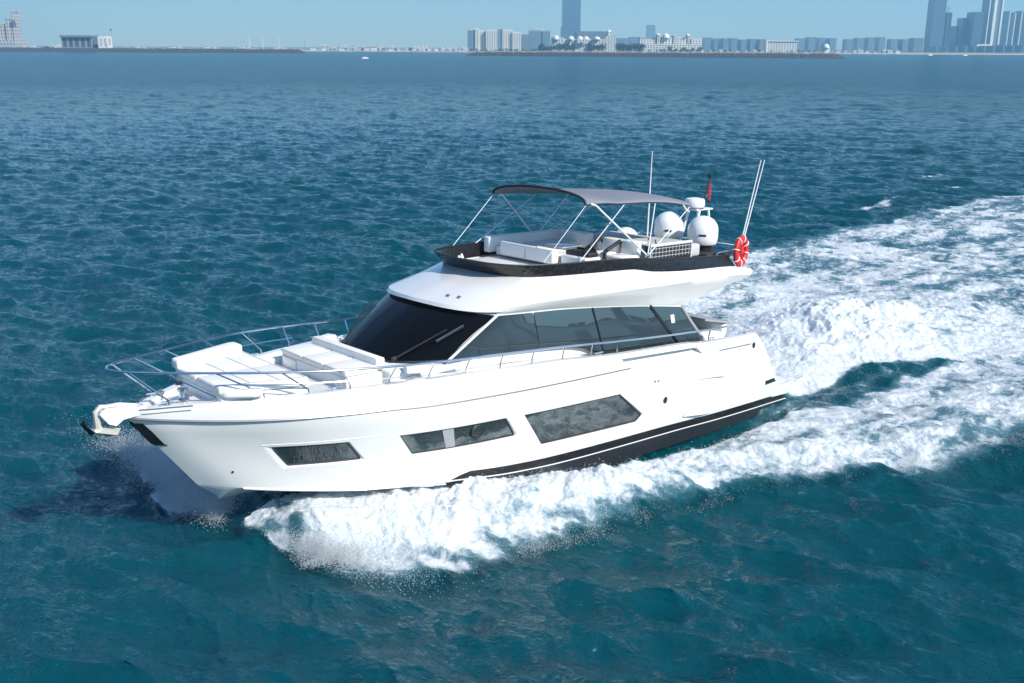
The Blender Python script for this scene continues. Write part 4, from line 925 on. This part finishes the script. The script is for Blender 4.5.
    o = block(t, 'colonnade', 62, 100, 37.5, 1600, COLF, 26); r_ = block(t, 'roof', 60.5, 101, 35.3, 1596, ROOFB, 34, 37.4)
    block(t, 'end_wing', 98.5, 113, 36.2, 1590, WALLW, 30); q = MB()
    for k in range(3): 
        b_ = block(t, 'window', 101 + k * 4, 103 + k * 4, 38.5, 1589.4, PINKF, 1, 45)
    # flagpole with flag
    t = thing('flagpole', 113, 1580, 'tall grey flagpole with small dark flag beside the colonnaded building', 'flagpole')
    h = wp(113, 28.6, 1580).z; q = MB(); q.tube([(0, 0, 0), (0, 0, h)], [.55, .35], 8); q.build('pole', MASTM, t)
    q = MB(); q.grid([[(-1.8 * k / 4 , .4 * math.sin(k), h - 3.2 * j / 3) for k in range(5)] for j in range(4)]); q.build('banner', FLAGK, t)
    # apartment towers
    def tower(cols, D, label, cat='tower', name='apartment_tower', group=None, top=True):
        t = thing(name, sum(c[0] + c[1] for c in cols) / 2 / len(cols), D, label, cat, group)
        for (a, b, y, m) in cols:
            o = block(t, 'wall', a, b, y, D + random.uniform(-8, 8), m, 28)
            if top: cap(t, o, WALLW if m is WHITEF else ROOFG, 2)
        return t
    def spires(t, lst, D):
        for px, y0, y1 in lst:
            a = wp(px, y0, D); b = wp(px, y1, D); q = MB(); q.tube([(0, 0, 0), (0, 0, (b.z - a.z) * .6), (0, 0, b.z - a.z)], [1.2, 1, .15], 6); o = q.build('spire', WALLW, t); o.location = (a.x - t.location.x, D + 6 - t.location.y, a.z)
    t = tower([(467.5, 476, 31, GREYF), (475, 479, 29.5, WHITEF), (478.5, 486, 31.5, WHITEF), (486, 497.5, 31, WHITEF)], 2300, 'cream apartment slab with shaded left wing, leftmost of the towers behind the palms'); spires(t, [(477, 30, 27.5), (490, 31, 29)], 2300)  # grey facade on the left block stands in for the slab's shaded side
    t = tower([(497.5, 503, 29.6, GREYF), (502.5, 513, 31, WHITEF), (512, 521, 33, WHITEF)], 2320, 'cream apartment slab with dark narrow left face, second of the towers behind the palms'); spires(t, [(501, 29.6, 27.8)], 2320)  # left face in shade is coloured with the grey facade
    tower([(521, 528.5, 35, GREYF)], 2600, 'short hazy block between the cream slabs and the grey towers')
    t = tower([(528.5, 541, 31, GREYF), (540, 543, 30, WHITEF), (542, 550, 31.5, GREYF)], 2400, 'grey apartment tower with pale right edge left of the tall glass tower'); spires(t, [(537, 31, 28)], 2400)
    # tall glass tower
    t = thing('glass_skyscraper', 570, 3300, 'very tall flat blue glass tower rising out of the top of the picture', 'skyscraper')
    block(t, 'shaft', 561.2, 580, -40, 3300, DARKF, 60); block(t, 'podium', 560.2, 571.5, 27, 3270, DARKF, 20)
    # waterfront hotel with small domes
    t = thing('domed_hotel', 582, 1900, 'cream waterfront hotel with small white domes and a flat blue grey upper block', 'hotel')
    for (a, b, y, m) in ((551, 564, 37.5, WHITEF), (563, 577, 39, WHITEF), (576, 592, 38.5, WHITEF), (591, 604, 39, WHITEF), (603, 615.5, 36, WHITEF), (606, 611, 31.5, WHITEF)):
        o = block(t, 'wall', a, b, y, 1900 + random.uniform(-6, 6), m, 30)
    block(t, 'upper_block', 575, 611, 31.3, 1950, ROOFB, 40)
    for px, y in ((556, 34.5), (571, 35.5), (580, 35.5), (586, 35.8), (597, 36), (609, 29.5)): dome_(t, px, y, 39.4 if px < 605 else 32, 1895, 3.0 if px < 605 else 2)
    # hazy blocks
    def haze_block(a, b, y, D, label, parts=1, m=GREYF):
        t = thing('hazy_block', (a + b) / 2, D, label, 'building')
        n = max(1, int((b - a) / 9)); w = (b - a) / n
        for k in range(n): o = block(t, 'wall', a + k * w, a + (k + 1) * w, y + random.uniform(-.9, 1.2), D + random.uniform(-15, 15), m, 40)
        return t
    haze_block(616, 640, 37, 3000, 'hazy blue block between the domed hotel and the palace')
    t = thing('haze_tower', 650, 4700, 'faint pale pointed tower far behind the white palace', 'tower'); block(t, 'shaft', 645.5, 654.5, 25, 4700, GREYF, 50); spires(t, [(650, 25, 17)], 4690)
    # palace
    t = thing('palace_hotel', 670, 1850, 'long white palace hotel with arches, corner pavilions and a small central dome', 'hotel')
    for (a, b, y) in ((638, 656, 38.5), (655, 660, 34.5), (659, 672, 37.5), (671, 675.5, 36), (674, 686, 38), (685, 690, 35), (689, 702, 39.5), (640, 702, 44)):
        o = block(t, 'wall', a, b, y, 1850 - (8 if y == 44 else random.uniform(0, 4)), WHITEF, 24)
        if y < 44: cap(t, o, ROOFG if a in (638, 659) else WALLW, 1.2)
    dome_(t, 666, 32.5, 38, 1848, 3.4); dome_(t, 657.5, 33, 35, 1848, 1.6); dome_(t, 687.5, 33.4, 35.4, 1848, 1.6)
    for k in range(8):
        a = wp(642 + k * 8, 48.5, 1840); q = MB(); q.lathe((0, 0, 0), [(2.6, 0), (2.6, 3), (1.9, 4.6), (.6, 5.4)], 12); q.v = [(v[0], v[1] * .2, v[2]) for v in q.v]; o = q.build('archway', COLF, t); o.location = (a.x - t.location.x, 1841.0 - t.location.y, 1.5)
    haze_block(702, 729, 38, 2900, 'hazy blue blocks right of the white palace'); haze_block(728, 765, 39, 2700, 'long hazy blue block left of the white office building')
    t = thing('white_office', 780, 2000, 'white horizontal office building with sunlit upper floors', 'building')
    o = block(t, 'wall', 764, 797, 41.5, 2000, WHITEF, 25); cap(t, o, WALLW, 1.5, 4); o = block(t, 'wall', 763, 767.5, 40, 1995, WALLW, 25)
    haze_block(794, 836, 37.5, 3200, 'wide hazy blue block behind the small shrine dome'); haze_block(842, 885, 38, 3300, 'wide hazy blue block left of the white mast'); haze_block(886, 909, 38.2, 3100, 'hazy pale blue block just right of the white mast'); haze_block(908, 923, 37.5, 2900, 'hazy block with pale stripes beside the dark twin towers')
    t = thing('shrine', 826, 1880, 'small cream building with a pointed dome behind the far beach', 'shrine'); block(t, 'wall', 822, 830, 47.5, 1880, WALLW, 14); dome_(t, 826, 43, 48, 1880, 3.2)
    # right hand towers
    D = 2700
    def lean_tower(lst, label, D, m, name='office_tower', cat='tower', extra=None):
        t = thing(name, lst[0][0], D, label, cat)
        for i, (a, b, y) in enumerate(lst):
            o = block(t, 'wall', a, b, y, D + i * 6, m, 40)
        return t
    t = lean_tower([(923.5, 942, -30), (938, 948.5, 12.5)], 'dark tower with a lower right shoulder, left of the right hand cluster', D, DARKF)
    a = wp(949.5, 13, D); q = MB(); q.tube([(0, 0, 0), (0, 0, wp(949.5, 5.5, D).z - a.z)], [1.2, .4], 6); q.box((2, 0, 11), (14, 1, 1)); o = q.build('crane', MASTM, t); o.location = (a.x - t.location.x, 10, a.z)
    lean_tower([(948, 957, 26), (954, 967, 18)], 'stepped grey office blocks rising to the right behind the dark tower', 2750, DARKF)
    lean_tower([(963, 980, 12), (977, 987, -20)], 'broad dark tower beside the white banded tower', 2720, DARKF)
    t = thing('banded_tower', 990, 2650, 'tall tower with bright white vertical bands and a white stepped base', 'tower')
    block(t, 'shaft', 983, 997.5, -30, 2650, GREYF, 40)
    for a, b in ((984, 985.4), (989, 992.2), (996.5, 998.5)):
        block(t, 'white_band', a, b, -30, 2647.5, WALLW, 3, 44.5)
    block(t, 'base_band', 977.5, 992, 44.3, 2644, WALLW, 3, 45.8); block(t, 'base_band', 976.5, 978, 44.3, 2644, WALLW, 3, 54); block(t, 'podium', 978, 1000, 46, 2648, DARKF, 30)
    t = thing('ribbed_slab', 1012, 2900, 'wide ribbed slab block filling the right edge of the skyline', 'building')
    for k, (a, b, y) in enumerate(((999, 1006, 11), (1005, 1011.5, 12), (1011, 1018, 10.6), (1017, 1026, 11), (1025, 1040, 12.5))):
        o = block(t, 'wall', a, b, y, 2900 + (k % 2) * 14, GREYF, 40); block(t, 'rib', b - .7, b + .1, y + .5, 2894, WALLW, 4)
    haze_block(930, 1024, 46, 2600, 'low hazy podium buildings at the foot of the right hand towers', m=DARKF)
    # slender masts
    for px, y0, y1, Dm, lb in ((885.5, 37.5, 54, 1840, 'white slender mast standing at the end of the far beach'), (250, 36.8, 46, 2400, 'pale mast left of a group of three beyond the left shore'), (263, 38, 46, 2400, 'pale middle mast of a group of three beyond the left shore'), (279, 37, 46, 2400, 'pale mast right of a group of three beyond the left shore'), (305, 39, 47, 2300, 'thin dark mast near the end of the left breakwater')):
        t = thing('mast', px, Dm, lb, 'mast'); h = wp(px, y0, Dm).z; q = MB(); q.tube([(0, 0, 0), (0, 0, h)], [.8, .5], 8); q.box((0, 0, h * .93), (2.6, .6, 1)); q.build('pole', WALLW if px != 305 else MASTM, t)
    # villas: one of each kind, then copies
    protos = []
    for kind in range(4):
        t = empty('beach_villa'); w = (9, 12, 15, 11)[kind]; h = (6, 5, 7.5, 9)[kind]
        q = MB(); q.box((0, 6, h / 2 + 1), (w, 11, h)); 
        if kind == 2: q.box((-w * .3, 6, h + 2.4), (w * .35, 8, 3))
        if kind == 3: q.box((w * .2, 3, h * .35 + 1), (w * 1.1, 8, h * .7))
        q.build('wall', WHITEF if kind != 1 else WALLW, t, smooth=False); q = MB(); q.box((0, 6, h + 1.3), (w + 1, 12, .6)); 
        if kind == 1: q.add([(-w / 2, 0, h + 1.6), (w / 2, 0, h + 1.6), (w / 2, 12, h + 1.6), (-w / 2, 12, h + 1.6), (-w / 4, 6, h + 4), (w / 4, 6, h + 4)], [(0, 1, 5, 4), (2, 3, 4, 5), (1, 2, 5), (3, 0, 4)])
        q.build('roof', WALLW if kind != 1 else ROOFG, t, smooth=False); protos.append(t)
    used = set()
    def place(kind, px, D, label, group, sc=1):
        t = protos[kind]
        if kind in used:
            r = t.copy(); C.objects.link(r)
            for ch in t.children: c = ch.copy(); C.objects.link(c); c.parent = r
            t = r
        used.add(kind); p = wp(px, 47, D); t.location = (p.x, D, 1); t.scale = (sc, sc, sc); tag(t, label, 'villa', group)
    for i, px in enumerate(np.linspace(314, 466, 27)):
        place(i % 4 if i % 5 else 1, px + random.uniform(-2, 2), 2030 + random.uniform(0, 60), 'small white villa in the row behind the far middle beach', 'villas behind the middle beach', random.uniform(.7, 1.15))
    for i, px in enumerate([18, 23, 29, 34, 40, 46, 52, 58] + list(np.linspace(118, 300, 22))):
        place((i * 7 + 1) % 4, px + random.uniform(-2, 2), 1720 + random.uniform(0, 120), 'small pale house in the line above the left breakwater', 'houses above the left breakwater', random.uniform(.5, .85))
    for i, px in enumerate(list(np.linspace(704, 762, 8)) + list(np.linspace(838, 900, 9))):
        place((i * 3 + 1) % 4, px + random.uniform(-2, 2), 1930 + random.uniform(0, 60), 'small white villa behind the far right beach', 'villas behind the right beach', random.uniform(.45, .75))
    # trees: leaf clumps through the crown
    def tree_proto(seed):
        rg = np.random.default_rng(seed); t = empty('shore_tree'); q = MB(); q.tube([(0, 0, 0), (.2, 0, 3), (.1, .1, 6)], [.5, .35, .2], 6)
        for k in range(4):
            a = k * 1.6 + rg.uniform(0, 1); q.tube([(.1, 0, 3.5), (1.8 * math.cos(a), 1.8 * math.sin(a), 6.5)], [.22, .1], 5)
        q.build('trunk', BARK, t); q = MB()
        for cl in range(16):
            c = rg.normal(0, 1, 3) * (2.3, 2.0, 1.5) + (0, 0, 7)
            for k in range(34):
                p = c + rg.normal(0, .75, 3); d = rg.normal(0, 1, 3); d /= np.linalg.norm(d); e = np.cross(d, rg.normal(0, 1, 3)); e /= np.linalg.norm(e); s_ = rg.uniform(.3, .6)
                q.add([p - d * s_, p + e * s_ * .6, p + d * s_, p - e * s_ * .6], [(0, 1, 2, 3)])
        q.build('crown', LEAF, t, smooth=False); return t
    tp = [tree_proto(s) for s in (1, 2, 3)]; tu = set()
    def plant(px, D, sc, label, group):
        k = random.randrange(3); t = tp[k]
        if k in tu:
            r = t.copy(); C.objects.link(r)
            for ch in t.children: c = ch.copy(); C.objects.link(c); c.parent = r
            t = r
        tu.add(k); p = wp(px, 47, D); t.location = (p.x, D, .8); t.rotation_euler = (0, 0, random.uniform(0, 6)); t.scale = (sc * random.uniform(.9, 1.4), sc, sc); tag(t, label, 'tree', group)
    for px in list(np.linspace(541, 575, 16)): plant(px + random.uniform(-1, 1), 1850 + random.uniform(-15, 15), random.uniform(.9, 1.5), 'dark shore tree in the clump left of the domed hotel', 'trees left of the domed hotel')
    for px in list(np.linspace(588, 603, 8)): plant(px + random.uniform(-1, 1), 1850 + random.uniform(-15, 15), random.uniform(1, 1.7), 'dark shore tree standing in front of the domed hotel', 'trees in front of the domed hotel')
    for px in list(np.linspace(618, 642, 11)) + list(np.linspace(662, 700, 14)): plant(px + random.uniform(-1, 1), 1815 + random.uniform(-10, 10), random.uniform(.5, 1.1) if px > 645 else random.uniform(1.1, 1.7), 'dark shore tree in front of or beside the white palace', 'trees around the palace')
    for px in list(np.linspace(470, 540, 20)) + list(np.linspace(704, 820, 22)): plant(px + random.uniform(-1, 1), 1900 + random.uniform(-15, 15), random.uniform(.35, .7), 'low dark bush in the hedge line behind the beach', 'bushes behind the beach')
    for px in list(np.linspace(0, 60, 10)) + list(np.linspace(320, 460, 18)): plant(px + random.uniform(-2, 2), 1760 + (250 if px > 100 else 0), random.uniform(.4, .7), 'small dark tree among the far shore houses', 'trees among the shore houses')
    # three small far motor boats
    def far_boat(px, py, sc, label, fly):
        g = gp(px, py); t = empty('motor_boat', (g.x, g.y, 0)); tag(t, label, 'motor boat')
        q = MB(); rows = [[(x, s_ * y, z) for (s_, y, z) in ((1, 0, -.3), (1, w, .0), (1, w * 1.1, 1.2 + .12 * i), (1, w * .9, 1.2 + .12 * i), (1, 0, 1.15 + .1 * i))] for i, (x, w) in enumerate(((-5, 1.5), (-2, 1.6), (1, 1.5), (3.5, 1), (5.4, .03)))]
        q.grid(rows); q.grid([[(p[0], -p[1], p[2]) for p in r] for r in rows]); q.build('hull', GEL, t)
        q = MB(); q.prism([(-2.6, -1.1, 1.2), (2.2, -1.1, 1.4), (1.0, -1.0, 2.7), (-2.4, -1.0, 2.7)], (0, 2.2, 0)); q.build('cabin', GEL, t)
        q = MB(); q.prism([(-2.2, -1.14, 1.9), (1.4, -1.14, 1.95), (.95, -1.12, 2.4), (-2.2, -1.12, 2.4)], (0, 2.28, 0)); q.build('cabin_window', GLASSF, t)
        if fly: q = MB(); q.prism([(-2.4, -.9, 3.6), (.5, -.9, 3.7), (.5, .9, 3.7), (-2.4, .9, 3.6)], (0, 0, .12)); q.tube([(-2, -.8, 2.7), (-2, -.8, 3.6)], .06, 6); q.tube([(.2, .8, 2.7), (.2, .8, 3.6)], .06, 6); q.build('hardtop', GEL, t)
        t.scale = (sc,) * 3; t.rotation_euler = (0, 0, R(20)); return t
    far_boat(365, 58.6, .55, 'tiny white motor boat alone on open water at left of the skyline', True); far_boat(930, 55.6, .9, 'tiny white boat below the dark right hand tower', True); far_boat(965, 55.8, .9, 'tiny white boat left of the white banded tower base', False)
    # coast seen only as reflection in the yacht's side windows, to the right of the camera
    q = MB(); rg = np.random.default_rng(4); q.box((2300, -300, 3), (200, 3400, 8))
    for y in np.arange(-1900, 1300, 42):
        h = rg.choice([12, 18, 25, 40, 60, 110], p=[.3, .25, .2, .12, .08, .05]); q.box((2250 + rg.uniform(0, 120), y, h / 2), (40, rg.uniform(20, 44), h))
    tag(q.build('far_skyline', DARKF, None, smooth=False), 'low dark skyline off to the right, mirrored in the side windows', 'skyline', kind='stuff')
    # haze
    q = MB(); q.box((0, 0, 184.5), (17000, 17000, 371)); hz = q.build('haze', None, None, smooth=False); m = bpy.data.materials.new('sea_haze'); m.use_nodes = True; n = m.node_tree.nodes; n.remove(n['Principled BSDF'])
    v = n.new('ShaderNodeVolumePrincipled'); v.inputs['Color'].default_value = HAZE_COL; v.inputs['Density'].default_value = HAZE_DENS; v.inputs['Absorption Color'].default_value = (.05, .2, .5, 1); v.inputs['Anisotropy'].default_value = .25
    m.node_tree.links.new(v.outputs[0], n['Material Output'].inputs['Volume']); hz.data.materials.clear(); hz.data.materials.append(m); tag(hz, 'thin blue sea haze over the whole bay', 'haze', kind='stuff')
HAZE_COL, HAZE_DENS = (.36, .69, .98, 1), .00023
coast()
# ================================================================== SPRAY
def drops(name, P, size, label, cat='spray'):
    n = len(P); k = np.array([[0, 0, 1], [.94, 0, -.33], [-.47, .82, -.33], [-.47, -.82, -.33]]); ff = np.array([[0, 1, 2], [0, 2, 3], [0, 3, 1], [1, 3, 2]])
    a = RNG.uniform(0, 6.283, n); b = RNG.uniform(0, 6.283, n); ca, sa, cb, sb = np.cos(a), np.sin(a), np.cos(b), np.sin(b)
    Q = np.zeros((n, 4, 3))
    for i in range(4):
        x = k[i, 0] * ca - k[i, 1] * sa; y = k[i, 0] * sa + k[i, 1] * ca; z = k[i, 2] * cb - x * sb; x2 = k[i, 2] * sb + x * cb
        Q[:, i] = np.stack([x2, y, z], 1) * size[:, None]
    V = (P[:, None, :] + Q).reshape(-1, 3); Fc = (ff[None] + (np.arange(n) * 4)[:, None, None]).reshape(-1, 3)
    me = bpy.data.meshes.new(name); me.vertices.add(len(V)); me.vertices.foreach_set('co', V.ravel().astype(np.float32))
    me.loops.add(Fc.size); me.loops.foreach_set('vertex_index', Fc.ravel().astype(np.int32)); me.polygons.add(len(Fc))
    me.polygons.foreach_set('loop_start', (np.arange(len(Fc)) * 3).astype(np.int32)); me.polygons.foreach_set('use_smooth', np.ones(len(Fc), bool))
    me.update(calc_edges=True); me.materials.append(SPRAYM); o = bpy.data.objects.new(name, me); C.objects.link(o)
    c, s = math.cos(YAW), math.sin(YAW); o.matrix_world = Matrix.Translation((BX, BY, 0)) @ Matrix.Rotation(YAW, 4, 'Z') @ Matrix.Translation((-8, 0, 0))
    tag(o, label, cat, kind='stuff'); return o
def spray_material():
    m = bpy.data.materials.new('white_spray_droplets'); m.use_nodes = True; n = m.node_tree.nodes; l = m.node_tree.links; n.remove(n['Principled BSDF'])
    df = n.new('ShaderNodeBsdfDiffuse'); df.inputs['Color'].default_value = (.90, .93, .95, 1); tr = n.new('ShaderNodeBsdfTranslucent'); tr.inputs['Color'].default_value = (.90, .93, .95, 1)
    mx = n.new('ShaderNodeMixShader'); mx.inputs[0].default_value = .5; l.new(df.outputs[0], mx.inputs[1]); l.new(tr.outputs[0], mx.inputs[2])
    tp = n.new('ShaderNodeBsdfTransparent'); m2 = n.new('ShaderNodeMixShader'); m2.inputs[0].default_value = .6; l.new(tp.outputs[0], m2.inputs[1]); l.new(mx.outputs[0], m2.inputs[2])
    l.new(m2.outputs[0], n['Material Output'].inputs['Surface']); return m
SPRAYM = spray_material()
def bow_spray(sgn, n):
    x0 = (16.95 - 6.0 * RNG.beta(1.0, 1.9, n)) if sgn > 0 else 17.45 - 3.2 * RNG.beta(1.0, 2.4, n); j = fbm(x0 * 2.3, np.full(n, 3.7 * sgn), 4, 12 if sgn > 0 else 13); puls = 1 + .55 * j
    y0 = np.interp(x0, [10, 13, 15, 16.5, 17], [2.45, 2.1, 1.45, .75, .3]); z0 = np.interp(x0, [10, 13, 15, 16.7], [.05, .12, .22, .35])
    vz = (1.0 + 1.7 * RNG.random(n)) * puls * np.interp(x0, [10, 13, 15.5, 16.7], [.65, .85, 1.0, .95]); vy = (1.4 + 3.2 * RNG.random(n) ** 1.3) * puls * (1 if sgn > 0 else 2.7)
    tl = (vz + np.sqrt(vz ** 2 + 2 * 9.8 * (z0 + .05))) / 9.8
    if sgn < 0: x0 = x0 + RNG.normal(0, .18, n); y0 = y0 + RNG.normal(0, .15, n); z0 = z0 - .1 + RNG.normal(0, .12, n)
    t = tl * (RNG.random(n) ** .8 if sgn > 0 else .12 + .88 * RNG.random(n)); vx = (2.6 + 1.8 * RNG.random(n)) if sgn > 0 else -.5 + 1.5 * RNG.random(n)
    if sgn < 0: vz = vz * .82 * (1 + .5 * fbm(vy * 1.6, x0 * 2.1, 3, 19)); vy = vy * (1 + .45 * fbm(x0 * 3.1, vz * 1.5, 3, 20))
    else:
        fr = RNG.random(n) < .14; lo = RNG.random(n) < .36; vy = np.where(fr, (2.5 + 2.8 * RNG.random(n)) * puls, vy); vy = np.where(lo, (.4 + 2.0 * RNG.random(n)) * puls, vy); x0 = np.where(fr, 15.2 + 2.0 * RNG.random(n), x0); x0 = np.where(lo, 15.6 + 1.6 * RNG.random(n), x0); vz = np.where(fr, vz * .9, vz); vx = np.where(fr, vx * .75, vx)
    jit = RNG.normal(0, .05, (n, 3)) * (t / .4)[:, None]
    cl = fbm((x0 - t) * 3, (vy * t) * 3, 3, 71)
    keep = RNG.random(n) < np.clip(.55 + 1.1 * cl, .05, 1)
    P = np.stack([x0 - vx * t, sgn * (y0 + vy * t), z0 + vz * t - 4.9 * t * t], 1) + jit
    return P[keep]
PB = np.concatenate([bow_spray(1, 520000)]); drops('bow_spray', PB, .005 + .011 * RNG.random(len(PB)) ** 3, 'white spray thrown up along the near side of the bow')
PS = np.concatenate([bow_spray(-1, 800000)]); drops('bow_spray', PS, .006 + .012 * RNG.random(len(PS)) ** 3, 'blue tinted spray in the shade beyond the far side of the bow')
def stern_spray(n):
    x = -.2 - 9 * RNG.beta(1.2, 2, n); y = RNG.normal(0, 1.3, n)
    base = 1.0 * np.exp(-((x + 5.5) / 4.2) ** 2) * np.exp(-(y / 2.6) ** 2) * np.clip((.6 - x) / 2.4, 0, 1)
    cl = fbm(x * 1.2, y * 1.2, 4, 81); keep = RNG.random(n) < np.clip(.35 + 1.4 * cl, 0, 1)
    z = base + np.abs(RNG.normal(0, .16, n)) * np.clip(1 + 2 * cl, .2, 2.2) + .05
    P = np.stack([x, y, z], 1)[keep]
    # ragged crest along the outer edges of the near wake
    m = n; xs = 14 - 22 * RNG.random(m); yy = np.interp(xs, [-8, -.6, 4.4, 7.4, 10, 12.2, 14.1], [10, 8.9, 7.3, 5.9, 5.3, 4.9, 4.6]) + RNG.normal(-.30, .22, m)
    k2 = RNG.random(m) < np.clip(.3 + 1.5 * fbm(xs * .9, yy * .9, 3, 83), 0, 1)
    P2 = np.stack([xs, yy, np.abs(RNG.normal(.04, .10, m))], 1)[k2]
    return np.concatenate([P, P2])
PT = stern_spray(110000); drops('wake_spray', PT, .004 + .009 * RNG.random(len(PT)) ** 4, 'fine white droplets above the churning wake behind the stern')

PF = FUZZ[0]; drops('foam_spray', PF, .005 + .013 * RNG.random(len(PF)) ** 3, 'fine white droplets lifting off the bow wave and wake foam')
print('DROPS', len(PB), len(PS), len(PT), len(PF))
